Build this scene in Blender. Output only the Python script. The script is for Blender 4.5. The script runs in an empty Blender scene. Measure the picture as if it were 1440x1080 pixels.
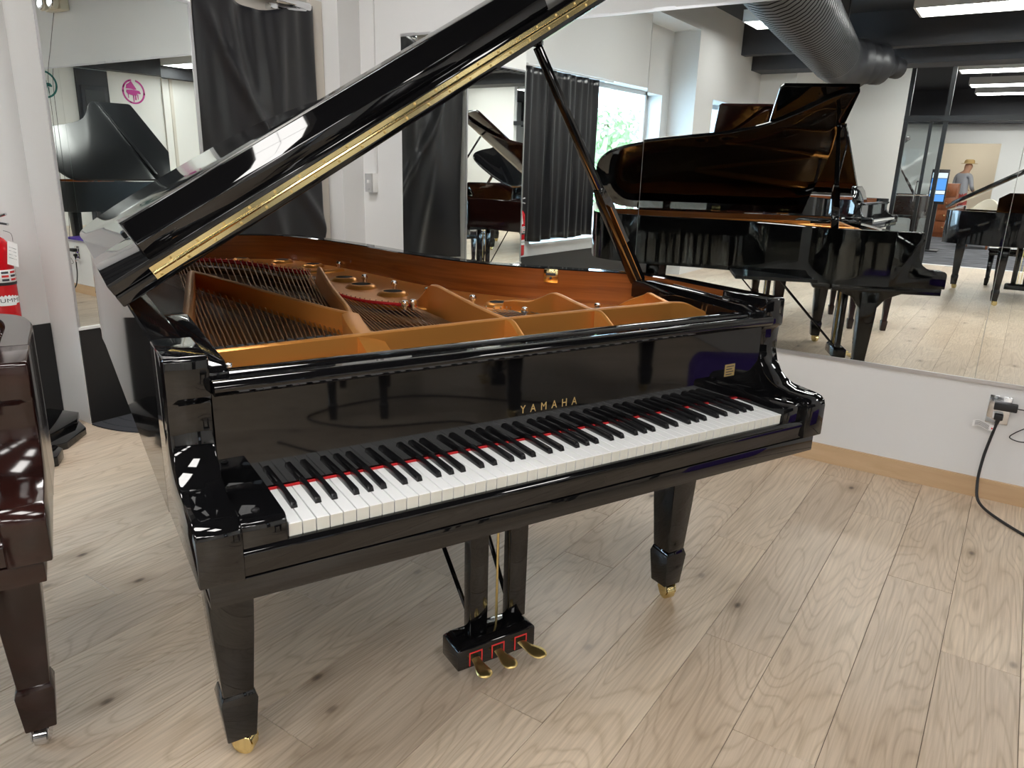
import bpy, bmesh, math, random
from math import sin, cos, pi, radians, atan2, hypot
from mathutils import Vector, Matrix
random.seed(7)
S = bpy.context.scene
COL = S.collection

# ------------------------------------------------------------------ camera
cam_d = bpy.data.cameras.new('camera')
cam = bpy.data.objects.new('camera', cam_d)
COL.objects.link(cam)
cam.location = (-1.268, -0.667, 1.310)
cam.rotation_euler = (radians(73.538), radians(-1.606), radians(-55.555))
cam_d.sensor_fit = 'HORIZONTAL'
cam_d.sensor_width = 36.0
cam_d.lens = 36.0 * 1039.8 / 1440.0
cam_d.clip_start = 0.02
cam_d.clip_end = 200
S.camera = cam

# ------------------------------------------------------------------ sky
W = bpy.data.worlds.new('sky'); S.world = W; W.use_nodes = True
nt = W.node_tree; nt.nodes.clear()
bg = nt.nodes.new('ShaderNodeBackground'); wo = nt.nodes.new('ShaderNodeOutputWorld')
bg.inputs[0].default_value = (0.60, 0.79, 1.0, 1); bg.inputs[1].default_value = 22.0
nt.links.new(bg.outputs[0], wo.inputs[0])

# ------------------------------------------------------------------ exposure
S.view_settings.view_transform = 'Standard'
S.view_settings.look = 'None'
S.view_settings.gamma = 1.0
S.view_settings.use_curve_mapping = False
S.view_settings.exposure = 0.38
S.cycles.max_bounces = 14
S.cycles.glossy_bounces = 8
S.cycles.diffuse_bounces = 5
S.cycles.transmission_bounces = 8
S.cycles.transparent_max_bounces = 12
S.cycles.use_denoising = True
S.cycles.sample_clamp_indirect = 6.0
S.cycles.caustics_reflective = True
LAMP = 16.0           # emission of the ceiling fixtures

# ------------------------------------------------------------------ materials
MAT = {}
def mat(name, col, rough=0.5, metal=0.0, **kw):
    m = bpy.data.materials.new(name); m.use_nodes = True
    b = m.node_tree.nodes['Principled BSDF']
    b.inputs['Base Color'].default_value = (*col, 1)
    b.inputs['Roughness'].default_value = rough
    b.inputs['Metallic'].default_value = metal
    for k, v in kw.items():
        b.inputs[k].default_value = v
    MAT[name] = m
    return m
def N(m, t, **kw):
    n = m.node_tree.nodes.new(t)
    for k, v in kw.items():
        if k in n.inputs: n.inputs[k].default_value = v
        else: setattr(n, k, v)
    return n
def LK(m, a, ao, b, bi): m.node_tree.links.new(a.outputs[ao], b.inputs[bi])
def ramp(m, stops):
    r = m.node_tree.nodes.new('ShaderNodeValToRGB'); e = r.color_ramp.elements
    while len(e) < len(stops): e.new(0.5)
    for i, (p, c) in enumerate(stops):
        e[i].position = p; e[i].color = (*c, 1)
    return r
def bump_noise(m, scale, strength, dist=0.002, stretch=None):
    b = m.node_tree.nodes['Principled BSDF']
    tc = N(m, 'ShaderNodeTexCoord'); mp = N(m, 'ShaderNodeMapping')
    if stretch: mp.inputs['Scale'].default_value = stretch
    LK(m, tc, 'Object', mp, 'Vector')
    n = N(m, 'ShaderNodeTexNoise', Scale=scale, Detail=4.0); LK(m, mp, 0, n, 'Vector')
    bp = N(m, 'ShaderNodeBump', Strength=strength, Distance=dist); LK(m, n, 'Fac', bp, 'Height')
    LK(m, bp, 0, b, 'Normal')
    return n
def wood(name, c1, c2, rough, stretch, scale=3.0, rnd=False):
    m = mat(name, c1, rough)
    b = m.node_tree.nodes['Principled BSDF']
    tc = N(m, 'ShaderNodeTexCoord'); mp = N(m, 'ShaderNodeMapping')
    mp.inputs['Scale'].default_value = stretch
    LK(m, tc, 'Object', mp, 'Vector')
    n = N(m, 'ShaderNodeTexNoise', Scale=scale, Detail=6.0, Roughness=0.6, Distortion=0.6); LK(m, mp, 0, n, 'Vector')
    r = ramp(m, [(0.3, c1), (0.7, c2)]); LK(m, n, 'Fac', r, 0)
    LK(m, r, 0, b, 'Base Color')
    return m

mat('black_polish', (0.0035, 0.0035, 0.004), 0.035, **{'IOR': 1.55})
mat('black_satin', (0.012, 0.013, 0.015), 0.30)
wood('mahogany', (0.026, 0.0075, 0.006), (0.010, 0.0035, 0.003), 0.13, (2, 2, 12))
wood('mahogany_x', (0.034, 0.011, 0.007), (0.011, 0.004, 0.003), 0.16, (1.5, 10, 14))
wood('rim_wood', (0.33, 0.105, 0.024), (0.165, 0.045, 0.010), 0.20, (0.8, 0.8, 20), 2.4)
wood('soundboard_wood', (0.17, 0.075, 0.024), (0.12, 0.05, 0.015), 0.30, (12, 2, 2), 3)
wood('oak_trim', (0.60, 0.42, 0.25), (0.50, 0.33, 0.185), 0.45, (4, 0.6, 6), 3)
wood('oak_cabinet', (0.30, 0.10, 0.04), (0.2, 0.06, 0.02), 0.3, (3, 3, 1))
mat('bronze_plate', (0.80, 0.345, 0.078), 0.31, 0.72)
mat('brass', (0.80, 0.66, 0.33), 0.14, 1.0)
mat('dull_brass', (0.72, 0.54, 0.22), 0.32, 1.0)
mat('chrome', (0.75, 0.76, 0.78), 0.12, 1.0)
mat('steel_wire', (0.45, 0.42, 0.38), 0.3, 1.0)
mat('copper_wire', (0.50, 0.29, 0.13), 0.32, 1.0)
mat('white_key', (0.83, 0.84, 0.84), 0.16)
mat('key_front_shaded', (0.66, 0.66, 0.60), 0.3)  # cream, with the slight shade on the key fronts put into the colour
mat('black_key', (0.008, 0.008, 0.009), 0.22)
mat('red_felt', (0.50, 0.012, 0.015), 0.9)
mat('red_line', (0.65, 0.03, 0.03), 0.6)
mat('dark_felt', (0.012, 0.012, 0.013), 0.9)
mat('rubber', (0.01, 0.01, 0.011), 0.5)
mat('mirror_silver', (0.86, 0.90, 0.885), 0.0, 1.0)
mat('mirror_edge', (0.45, 0.52, 0.52), 0.12, 0.6)
mat('frame_silver', (0.62, 0.62, 0.64), 0.3, 0.8)
m = mat('wall_paint', (0.72, 0.72, 0.715), 0.75); bump_noise(m, 60, 0.12)
m = mat('wall_white', (0.80, 0.795, 0.78), 0.7); bump_noise(m, 60, 0.1)
m = mat('door_paint', (0.60, 0.56, 0.50), 0.5)
mat('black_base', (0.010, 0.010, 0.011), 0.42)
mat('ceiling_black', (0.022, 0.023, 0.027), 0.75)
mat('beam_grey', (0.038, 0.039, 0.046), 0.6)
mat('duct_black', (0.024, 0.025, 0.029), 0.42)
m = mat('curtain_cloth', (0.0075, 0.0075, 0.0095), 0.30, **{'Sheen Weight': 0.10, 'Sheen Roughness': 0.4}); bump_noise(m, 260, 0.15, 0.001)
mat('mat_rubber', (0.028, 0.03, 0.036), 0.8)
mat('frame_black', (0.012, 0.013, 0.015), 0.35)
mat('frame_white', (0.8, 0.8, 0.8), 0.4)
mat('plastic_cream', (0.72, 0.66, 0.52), 0.4)
mat('plastic_white', (0.85, 0.85, 0.84), 0.35)
mat('paper_white', (0.85, 0.85, 0.85), 0.7)
mat('print_dark', (0.04, 0.04, 0.05), 0.7)
mat('red_paint', (0.55, 0.006, 0.012), 0.16)
mat('purple_cloth', (0.10, 0.035, 0.42), 0.65)
mat('logo_magenta', (0.52, 0.02, 0.27), 0.5)
mat('logo_green', (0.006, 0.14, 0.13), 0.5)
mat('cream_leather', (0.62, 0.57, 0.47), 0.5)
mat('skin', (0.55, 0.30, 0.20), 0.5)
mat('shirt_grey', (0.42, 0.43, 0.47), 0.8)
mat('shorts_red', (0.45, 0.08, 0.07), 0.8)
mat('straw', (0.58, 0.40, 0.17), 0.7)
mat('screen_body', (0.02, 0.02, 0.022), 0.4)
mat('leaf', (0.26, 0.36, 0.17), 0.6)
mat('bark', (0.12, 0.08, 0.05), 0.8)
mat('asphalt', (0.30, 0.30, 0.29), 0.9)
mat('gold_label', (0.62, 0.45, 0.18), 0.3, 0.7)
mat('warm_paint', (0.86, 0.74, 0.58), 0.8)
m = mat('carpet', (0.05, 0.052, 0.062), 0.95)
b_ = m.node_tree.nodes['Principled BSDF']
tc = N(m, 'ShaderNodeTexCoord'); mp = N(m, 'ShaderNodeMapping'); mp.inputs['Scale'].default_value = (9, 1.2, 1)
LK(m, tc, 'Object', mp, 'Vector'); n_ = N(m, 'ShaderNodeTexNoise', Scale=1.6, Detail=3.0); LK(m, mp, 0, n_, 'Vector')
r_ = ramp(m, [(0.40, (0.030, 0.032, 0.040)), (0.62, (0.16, 0.16, 0.175))]); LK(m, n_, 'Fac', r_, 0); LK(m, r_, 0, b_, 'Base Color')

def emis(name, col, s):
    m = bpy.data.materials.new(name); m.use_nodes = True
    t = m.node_tree; t.nodes.clear()
    e = t.nodes.new('ShaderNodeEmission'); o = t.nodes.new('ShaderNodeOutputMaterial')
    e.inputs[0].default_value = (*col, 1); e.inputs[1].default_value = s
    t.links.new(e.outputs[0], o.inputs[0]); MAT[name] = m
    return m
emis('lamp_diffuser', (1.0, 0.975, 0.94), LAMP)
emis('lamp_warm', (1.0, 0.80, 0.52), 22.0)
emis('screen_blue', (0.10, 0.30, 0.75), 1.2)
emis('pale_glow', (0.7, 0.8, 0.9), 1.1)  # pale stripes of the display stand, and daylight in the grey door's glass

# thin window glass: mostly clear with a faint reflection
m = bpy.data.materials.new('window_glass'); m.use_nodes = True; MAT['window_glass'] = m
t = m.node_tree; t.nodes.clear()
o_ = t.nodes.new('ShaderNodeOutputMaterial'); mx = t.nodes.new('ShaderNodeMixShader')
tr = t.nodes.new('ShaderNodeBsdfTransparent'); gl = t.nodes.new('ShaderNodeBsdfGlossy'); fr = t.nodes.new('ShaderNodeValue')
tr.inputs[0].default_value = (0.93, 0.97, 0.97, 1); gl.inputs['Roughness'].default_value = 0.0; fr.outputs[0].default_value = 0.07
t.links.new(fr.outputs[0], mx.inputs[0]); t.links.new(tr.outputs[0], mx.inputs[1]); t.links.new(gl.outputs[0], mx.inputs[2]); t.links.new(mx.outputs[0], o_.inputs[0])

# floor plank: pale oak, per-plank tone, cathedral grain and knots
m = mat('oak_plank', (0.55, 0.46, 0.37), 0.36)
b_ = m.node_tree.nodes['Principled BSDF']
tc = N(m, 'ShaderNodeTexCoord'); oi = N(m, 'ShaderNodeObjectInfo')
sh = N(m, 'ShaderNodeVectorMath', operation='SCALE'); sh.inputs[0].default_value = (37.0, 53.0, 0.0); LK(m, oi, 'Random', sh, 'Scale')
ad = N(m, 'ShaderNodeVectorMath', operation='ADD'); LK(m, tc, 'Object', ad, 0); LK(m, sh, 0, ad, 1)
m1 = N(m, 'ShaderNodeMapping'); m1.inputs['Scale'].default_value = (1.35, 7.5, 1); LK(m, ad, 0, m1, 'Vector')
na = N(m, 'ShaderNodeTexNoise', Scale=0.8, Detail=1.5, Roughness=0.45, Distortion=0.35); LK(m, m1, 0, na, 'Vector')
mu = N(m, 'ShaderNodeMath', operation='MULTIPLY'); mu.inputs[1].default_value = 21.0; LK(m, na, 'Fac', mu, 0)
fc = N(m, 'ShaderNodeMath', operation='PINGPONG'); fc.inputs[1].default_value = 0.5; LK(m, mu, 0, fc, 0)
m2 = N(m, 'ShaderNodeMapping'); m2.inputs['Scale'].default_value = (5, 130, 1); LK(m, ad, 0, m2, 'Vector')
nb = N(m, 'ShaderNodeTexNoise', Scale=1.0, Detail=3.0); LK(m, m2, 0, nb, 'Vector')
m3 = N(m, 'ShaderNodeMapping'); m3.inputs['Scale'].default_value = (1.3, 3.2, 1); LK(m, ad, 0, m3, 'Vector')
nc = N(m, 'ShaderNodeTexNoise', Scale=1.0, Detail=2.0); LK(m, m3, 0, nc, 'Vector')
m4 = N(m, 'ShaderNodeMapping'); m4.inputs['Scale'].default_value = (2.2, 4.0, 1); LK(m, ad, 0, m4, 'Vector')
vo = N(m, 'ShaderNodeTexVoronoi', voronoi_dimensions='2D'); vo.inputs['Scale'].default_value = 0.72; LK(m, m4, 0, vo, 'Vector')
r1 = ramp(m, [(0.0, (0.53, 0.43, 0.325)), (0.18, (0.635, 0.53, 0.42)), (1.0, (0.685, 0.58, 0.465))]); LK(m, fc, 0, r1, 0)
mxa = N(m, 'ShaderNodeMix', data_type='RGBA', blend_type='MULTIPLY'); mxa.inputs[0].default_value = 0.60
r2 = ramp(m, [(0.35, (0.72, 0.69, 0.66)), (0.65, (1.06, 1.05, 1.04))]); LK(m, nb, 'Fac', r2, 0)
LK(m, r1, 0, mxa, 6); LK(m, r2, 0, mxa, 7)
mxb = N(m, 'ShaderNodeMix', data_type='RGBA', blend_type='MULTIPLY'); mxb.inputs[0].default_value = 0.8
r3 = ramp(m, [(0.30, (0.82, 0.77, 0.72)), (0.58, (1.03, 1.02, 1.01))]); LK(m, nc, 'Fac', r3, 0)
LK(m, mxa, 2, mxb, 6); LK(m, r3, 0, mxb, 7)
mxc = N(m, 'ShaderNodeMix', data_type='RGBA', blend_type='MULTIPLY'); mxc.inputs[0].default_value = 1.0
r4 = ramp(m, [(0.0, (0.12, 0.10, 0.09)), (0.018, (0.30, 0.26, 0.23)), (0.035, (0.72, 0.68, 0.64)), (0.12, (1, 1, 1))]); LK(m, vo, 'Distance', r4, 0)
kx = N(m, 'ShaderNodeSeparateColor'); LK(m, vo, 'Color', kx, 0)          # only some cells carry a knot, in differing strength
kr = ramp(m, [(0.42, (0, 0, 0)), (0.85, (1, 1, 1))]); LK(m, kx, 0, kr, 0); LK(m, kr, 0, mxc, 0)
LK(m, mxb, 2, mxc, 6); LK(m, r4, 0, mxc, 7)
mxd = N(m, 'ShaderNodeMix', data_type='RGBA', blend_type='MULTIPLY'); mxd.inputs[0].default_value = 1.0
r5 = ramp(m, [(0.0, (0.90, 0.885, 0.87)), (1.0, (1.04, 1.03, 1.0))]); LK(m, oi, 'Random', r5, 0)
LK(m, mxc, 2, mxd, 6); LK(m, r5, 0, mxd, 7); LK(m, mxd, 2, b_, 'Base Color')
bp = N(m, 'ShaderNodeBump', Strength=0.12, Distance=0.001); LK(m, nb, 'Fac', bp, 'Height'); LK(m, bp, 0, b_, 'Normal')
mat('joint_dark', (0.12, 0.09, 0.065), 0.8)

# ------------------------------------------------------------------ mesh helpers
class MB:
    """collects faces; build() links them as ONE mesh object"""
    def __init__(self): self.v = []; self.f = []; self.mi = []
    def add(self, vs, fs, mi=0):
        o = len(self.v); self.v += [tuple(p) for p in vs]
        self.f += [tuple(i + o for i in q) for q in fs]; self.mi += [mi] * len(fs)
        return self
    def box(self, x0, x1, y0, y1, z0, z1, mi=0):
        return self.add([(x0,y0,z0),(x1,y0,z0),(x1,y1,z0),(x0,y1,z0),(x0,y0,z1),(x1,y0,z1),(x1,y1,z1),(x0,y1,z1)],
                 [(0,3,2,1),(4,5,6,7),(0,1,5,4),(1,2,6,5),(2,3,7,6),(3,0,4,7)], mi)
    def loft(self, rings, cap=True, closed=True, mi=0):
        n = len(rings[0]); vs = [p for r in rings for p in r]; fs = []
        for i in range(len(rings) - 1):
            for j in range(n if closed else n - 1):
                k = (j + 1) % n
                fs.append((i*n+j, i*n+k, (i+1)*n+k, (i+1)*n+j))
        if cap:
            fs.append(tuple(range(n-1, -1, -1))); fs.append(tuple(range((len(rings)-1)*n, len(rings)*n)))
        return self.add(vs, fs, mi)
    def prism(self, poly, a, b, axis='x', mi=0):
        """extrude a polygon along an axis. x: poly=(y,z); y: poly=(x,z); z: poly=(x,y)"""
        def P(p, t): return {'x': (t, p[0], p[1]), 'y': (p[0], t, p[1]), 'z': (p[0], p[1], t)}[axis]
        return self.loft([[P(p, a) for p in poly], [P(p, b) for p in poly]], mi=mi)
    def frustum(self, c0, s0, c1, s1, mi=0):
        """box between two rectangles: centre (x,y,z), size (sx,sy)"""
        R = lambda c, s: [(c[0]-s[0]/2,c[1]-s[1]/2,c[2]),(c[0]+s[0]/2,c[1]-s[1]/2,c[2]),(c[0]+s[0]/2,c[1]+s[1]/2,c[2]),(c[0]-s[0]/2,c[1]+s[1]/2,c[2])]
        return self.loft([R(c0, s0), R(c1, s1)], mi=mi)
    def tube(self, pts, r, seg=6, mi=0, flat=None):
        pts = [Vector(p) for p in pts]; rs = r if isinstance(r, (list, tuple)) else [r] * len(pts)
        rings = []; up = None
        for i, p in enumerate(pts):
            d = (pts[min(i+1, len(pts)-1)] - pts[max(i-1, 0)]).normalized()
            if up is None: up = Vector((0,0,1)) if abs(d.z) < 0.95 else Vector((1,0,0))
            s = d.cross(up).normalized(); u = s.cross(d).normalized(); up = u
            fl = flat[i] if isinstance(flat, (list, tuple)) else (flat or 1.0)
            rings.append([p + s*rs[i]*cos(2*pi*k/seg) + u*rs[i]*fl*sin(2*pi*k/seg) for k in range(seg)])
        return self.loft(rings, mi=mi)
    def lathe(self, prof, seg=16, c=(0,0,0), axis='z', mi=0):
        rings = []
        for r, h in prof:
            ring = []
            for k in range(seg):
                a = 2*pi*k/seg; x, y = r*cos(a), r*sin(a)
                q = {'z': (x, y, h), 'x': (h, x, y), 'y': (y, h, x)}[axis]
                ring.append((c[0]+q[0], c[1]+q[1], c[2]+q[2]))
            rings.append(ring)
        return self.loft(rings, mi=mi)
    def build(self, name, mats, parent=None, smooth=32, bevel=0.0, seg=2):
        me = bpy.data.meshes.new(name)
        me.from_pydata(self.v, [], self.f)
        for mm in (mats if isinstance(mats, (list, tuple)) else [mats]): me.materials.append(MAT[mm])
        me.polygons.foreach_set('material_index', self.mi)
        bm = bmesh.new(); bm.from_mesh(me)
        bmesh.ops.remove_doubles(bm, verts=bm.verts, dist=1e-6)
        bmesh.ops.recalc_face_normals(bm, faces=bm.faces)
        if bevel:
            es = [e for e in bm.edges if len(e.link_faces) == 2 and e.calc_face_angle(0) > 0.55]
            bmesh.ops.bevel(bm, geom=es, offset=bevel, segments=seg, affect='EDGES', profile=0.5, clamp_overlap=True)
        bm.to_mesh(me); bm.free()
        if smooth:
            me.polygons.foreach_set('use_smooth', [True] * len(me.polygons))
            me.set_sharp_from_angle(angle=radians(smooth))
        return place(name, me, parent)
def place(name, me, parent=None):
    o = bpy.data.objects.new(name, me); COL.objects.link(o)
    if parent is not None: o.parent = parent
    return o
def tag(o, label=None, cat=None, group=None, kind=None):
    for k, v in (('label', label), ('category', cat), ('group', group), ('kind', kind)):
        if v: o[k] = v
    return o
def thing(name, label, cat, loc=(0,0,0), rz=0.0, group=None):
    o = bpy.data.objects.new(name, None); COL.objects.link(o)
    o.empty_display_size = 0.1
    o.location = loc; o.rotation_euler = (0, 0, rz)
    return tag(o, label, cat, group)
def struct(mb, name, m, label=None, parent=None, **kw):
    o = mb.build(name, m, parent, **kw)
    o['kind'] = 'structure'
    if label: o['label'] = label
    return o
def crom(pts, n=6):
    """Catmull-Rom through 2-D or 3-D points"""
    P = [Vector(p) for p in pts]; out = []
    for i in range(len(P) - 1):
        a = P[max(i-1, 0)]; b = P[i]; c = P[i+1]; d = P[min(i+2, len(P)-1)]
        for k in range(n):
            t = k / n
            out.append(0.5*((2*b) + (c-a)*t + (2*a-5*b+4*c-d)*t*t + (-a+3*b-3*c+d)*t**3))
    out.append(P[-1]); return [tuple(p) for p in out]
def offset2(path, d):
    """offset an open 2-D path to its right-hand side by d"""
    out = []; n = len(path)
    for i, p in enumerate(path):
        a = Vector(path[max(i-1, 0)]); b = Vector(path[min(i+1, n-1)])
        t = (b - a).normalized(); out.append((p[0] + t.y*d, p[1] - t.x*d))
    return out
def text_mesh(name, body, size, m, parent=None, depth=0.0004, xs=1.0, space=1.0, align='CENTER'):
    """lettering as a thin mesh lying in its own XY plane"""
    cu = bpy.data.curves.new(name, 'FONT'); cu.body = body; cu.size = size; cu.extrude = depth
    cu.align_x = align; cu.align_y = 'CENTER'; cu.space_character = space
    tmp = bpy.data.objects.new(name + '_tmp', cu); COL.objects.link(tmp)
    dg = bpy.context.evaluated_depsgraph_get()
    me = bpy.data.meshes.new_from_object(tmp.evaluated_get(dg))
    bpy.data.objects.remove(tmp); bpy.data.curves.remove(cu)
    for v in me.vertices: v.co.x *= xs
    me.materials.clear(); me.materials.append(MAT[m]); me.name = name
    return place(name, me, parent)
# ================================================================== THE ROOM
CEIL = 3.25
YF = -8.0                 # wall behind the camera
XD = 2.29                 # mirror plane
# ---- floor: sub-floor, every plank, carpet
fl = struct(MB().box(-7.55, 2.6, YF-0.1, 3.6, -0.06, -0.0035), 'floor', 'joint_dark', 'pale oak plank floor', smooth=0)
PW, PL = 0.194, 1.5
known = {0: 0.037, -2: 0.635, -3: 0.296, -4: 1.335, -5: 0.965, 7: -0.28, 8: 0.9, 1: 0.8, -1: 1.25, 2: -0.35, 3: 0.42}
pm = {}
def plank_mesh(w, l):
    k = (round(w, 4), round(l, 4))
    if k not in pm:
        g, c = 0.0007, 0.0007
        m_ = MB().loft([[(g, g, -0.003), (l-g, g, -0.003), (l-g, w-g, -0.003), (g, w-g, -0.003)],
                        [(g, g, -c), (l-g, g, -c), (l-g, w-g, -c), (g, w-g, -c)],
                        [(g+c, g+c, 0), (l-g-c, g+c, 0), (l-g-c, w-g-c, 0), (g+c, w-g-c, 0)]])
        o = m_.build('plank', 'oak_plank', fl, smooth=0)
        pm[k] = o.data; return o
    return place('plank', pm[k], fl)
rest = MB()
r0 = math.floor((YF - 0.0925) / PW); r1 = math.ceil((3.32 - 0.0925) / PW)
for k in range(r0, r1):
    y0 = 0.0925 + k*PW; y1 = min(y0 + PW, 3.33); rr = random.Random(k*13+5)
    off = known.get(k, rr.uniform(0, PL))
    x = off - PL*math.ceil((off + 7.5) / PL)
    while x < XD:
        a, b = max(x, -7.5), min(x + PL, XD - 0.002); x += PL
        if b - a < 0.05: continue
        if y0 > -2.3:
            o = plank_mesh(y1 - y0, b - a); o.location = (a, y0, 0)
        else:
            g = 0.0008
            rest.box(a+g, b-g, y0+g, y1-g, -0.003, 0)
o = rest.build('distant_planks', 'oak_plank', fl, smooth=0); o['kind'] = 'stuff'
struct(MB().box(-20.0, -7.55, YF-0.1, 5.2, -0.06, 0.0), 'floor_carpet', 'carpet', 'dark streaked carpet of the far hall', smooth=0)
struct(MB().box(-7.60, -7.50, -3.0, 1.2, 0.0, 0.006), 'trim_1', 'frame_white', 'pale strip between oak floor and carpet', smooth=0)
struct(MB().box(-20.2, 2.7, YF-0.1, 5.2, CEIL, CEIL+0.1), 'ceiling', 'ceiling_black', 'black painted ceiling', smooth=0)

# ---- wall with the mirrors (x = 2.29), very slightly bent at the panel joint
def wx(y): return XD + max(0.0, 0.02*(y - 0.983))
struct(MB().prism([(XD+.005, YF-.1), (XD+.005, .983), (wx(3.4)+.005, 3.4), (2.60, 3.4), (2.60, YF-.1)], 0, CEIL, 'z'),
       'wall_right', 'wall_paint', 'pale wall carrying the big mirrors', smooth=0)
struct(MB().prism([(XD+.005, -3.2), (XD-.009, -3.2), (XD-.009, .983), (wx(2.97)-.009, 2.97), (wx(2.97)+.005, 2.97), (XD+.005, .983)], 0, 0.086, 'z'),
       'baseboard_right', 'oak_trim', 'light oak baseboard under the mirrors', smooth=0)
def mirror_panel(y0, y1, label):
    z0, z1 = 0.507, 2.033
    x0, x1 = wx(y0), wx(y1)
    o = MB().prism([(x0, y0+.001), (x1, y1-.001), (x1+.004, y1-.001), (x0+.004, y0+.001)], z0, z1, 'z').build('mirror_panel', 'mirror_silver', smooth=0)
    tag(o, label, 'mirror')
    MB().prism([(x0-.006, y0), (x1-.006, y1), (x1+.004, y1), (x0+.004, y0)], z0-.012, z0+.003, 'z').build('bottom_channel', 'frame_silver', o, smooth=0)
    t = MB(); n = 14
    for i in range(n):                                   # ragged silver tape along the top edge
        a, b = y0 + (y1-y0)*i/n, y0 + (y1-y0)*(i+1)/n
        h = random.uniform(0.004, 0.014)
        xa, xb = wx(a)-.003, wx(b)-.003
        t.prism([(xa, a), (xb, b), (xb+.006, b), (xa+.006, a)], z1-.005, z1+h, 'z')
    t.build('top_tape', 'frame_silver', o, smooth=0)
    return o
mirror_panel(.983, 2.629, 'large wall mirror reaching to the light switch by the curtained door')
mirror_panel(-.600, .983, 'large wall mirror above the oak baseboard beside the keyboard end')
mirror_panel(-2.20, -.600, 'large wall mirror above the steel power outlet')

# ---- back corner: stub wall, jamb, door with curtain
struct(MB().box(2.154, 2.60, 2.98, 3.50, 0, CEIL), 'wall_back', 'wall_paint', 'short pale wall between door and mirrors', smooth=0)
struct(MB().box(1.22, 2.154, 3.12, 3.50, 2.23, CEIL), 'wall_lintel', 'wall_paint', 'pale wall above the curtained door', smooth=0)
d1 = struct(MB().box(1.24, 2.06, 3.17, 3.21, 0.0, 2.19), 'door_1', 'door_paint', 'beige exit door behind a black curtain', smooth=0)
f = MB(); f.box(2.05, 2.152, 3.11, 3.24, 0, 2.23); f.box(1.222, 1.26, 3.13, 3.24, 0, 2.23); f.box(1.26, 2.05, 3.13, 3.24, 2.185, 2.23)
f.build('door_frame', 'door_paint', d1, bevel=0.004)
c = MB().lathe([(0.0, 0), (.022, .004), (.026, .012), (.026, .245), (.022, .255), (0.0, .26)], 14, (1.775, 3.085, 2.175), 'x').build('closer', 'chrome', d1)
MB().tube([(1.79, 3.07, 2.135), (1.90, 3.05, 2.140), (2.03, 3.085, 2.160)], .007, 6).build('closer_arm', 'chrome', c)
MB().box(1.73, 1.78, 3.06, 3.11, 2.12, 2.15).build('closer_shoe', 'chrome', c, bevel=.003)

def cloth(name, x0, x1, z0f, z1f, y, dfun, m, label, cat, nx=60, nz=40, group=None):
    vs = []; fs = []
    for j in range(nz+1):
        for i in range(nx+1):
            u, w = i/nx, j/nz
            za, zb = z0f(u), z1f(u)
            vs.append((x0+(x1-x0)*u, y + dfun(u, w), za+(zb-za)*w))
    for j in range(nz):
        for i in range(nx):
            a = j*(nx+1)+i; fs.append((a, a+1, a+nx+2, a+nx+1))
    o = MB().add(vs, fs).build(name, m, smooth=180)
    s = o.modifiers.new('thick', 'SOLIDIFY'); s.thickness = 0.003
    return tag(o, label, cat, group)
def drape(u, w):
    d1 = math.exp(-((u*1.25 + (w-1)*0.95 + 0.02 - 0.55*(1-w))**2)/0.004)
    d2 = math.exp(-((u - 0.22 - 0.42*(1-w))**2)/0.006)
    d3 = math.exp(-((u - 0.70 + 0.10*(1-w))**2)/0.0025)
    return -0.028*d1*(1-w*.4) - 0.030*d2 - 0.018*d3*w - 0.012*sin(u*38 + w*3)*max(0, w-.35) - 0.010*sin(u*9 - w*5)
cloth('door_curtain', 1.235, 2.052, lambda u: 0.60+0.05*u, lambda u: 2.215 - 0.10*sin(pi*min(1, u*1.05))**1.5 - 0.03*u, 3.075, drape, 'curtain_cloth',
      'black satin curtain pinned over the exit door', 'curtain', 90, 70)

# ---- pillar with the narrow mirror
struct(MB().box(.455, 1.22, 3.049, 3.60, 0, CEIL), 'wall_pillar', 'wall_white', 'white pillar beside the exit door', smooth=0)
pmr = tag(MB().box(.466, 1.200, 3.045, 3.0495, .495, 2.05).build('mirror_panel', 'mirror_silver', smooth=0), 'narrow mirror on the white pillar left of the door curtain', 'mirror')
MB().box(1.200, 1.216, 3.040, 3.0495, .49, 2.06).box(.457, .466, 3.041, 3.0495, .49, 2.06).box(.466, 1.2, 3.041, 3.0495, 2.05, 2.062).build('frame', 'frame_silver', pmr, smooth=0)
MB().box(.455, 1.22, 3.036, 3.0495, .482, .496).build('ledge', 'wall_white', pmr, smooth=0)
struct(MB().box(.459, 1.22, 3.039, 3.0495, 0.004, .480), 'trim_2', 'black_base', 'black kick panel at the foot of the pillar', smooth=0)

# ---- window wall on the left (y = 3.32)
YW = 3.32
wz0, wz1, wxa, wxb = .58, 2.185, -3.18, -.06
w = MB(); w.box(wxb, .456, YW, 3.60, 0, 2.93); w.box(-3.42, wxa, YW, 3.60, 0, 2.93); w.box(wxa, wxb, YW, 3.60, 0, wz0); w.box(wxa, wxb, YW, 3.60, wz1, 2.93)
w.box(-3.42, .456, 2.98, 3.60, 2.93, CEIL)
struct(w, 'wall_left', 'wall_paint', 'pale wall with the tall window', smooth=0)
struct(MB().box(-3.4, .452, YW-.008, YW+.001, 0.004, .482), 'trim_3', 'black_base', 'black kick panel along the window wall', smooth=0)
wi = struct(MB().box(wxa, wxb, 3.30, 3.52, wz0, wz0+.02), 'window_1', 'frame_white', 'tall window with a black curtain at one side', smooth=0)
f = MB()
for a, b in ((wxa, wxa+.05), (-2.62, -2.57), (wxb-.05, wxb)): f.box(a, b, 3.50, 3.55, wz0, wz1)
f.box(wxa, wxb, 3.50, 3.55, wz1-.045, wz1); f.box(wxa, wxb, 3.50, 3.55, wz0+.02, wz0+.065)
f.build('window_frame', 'frame_white', wi, bevel=.004)
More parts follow.
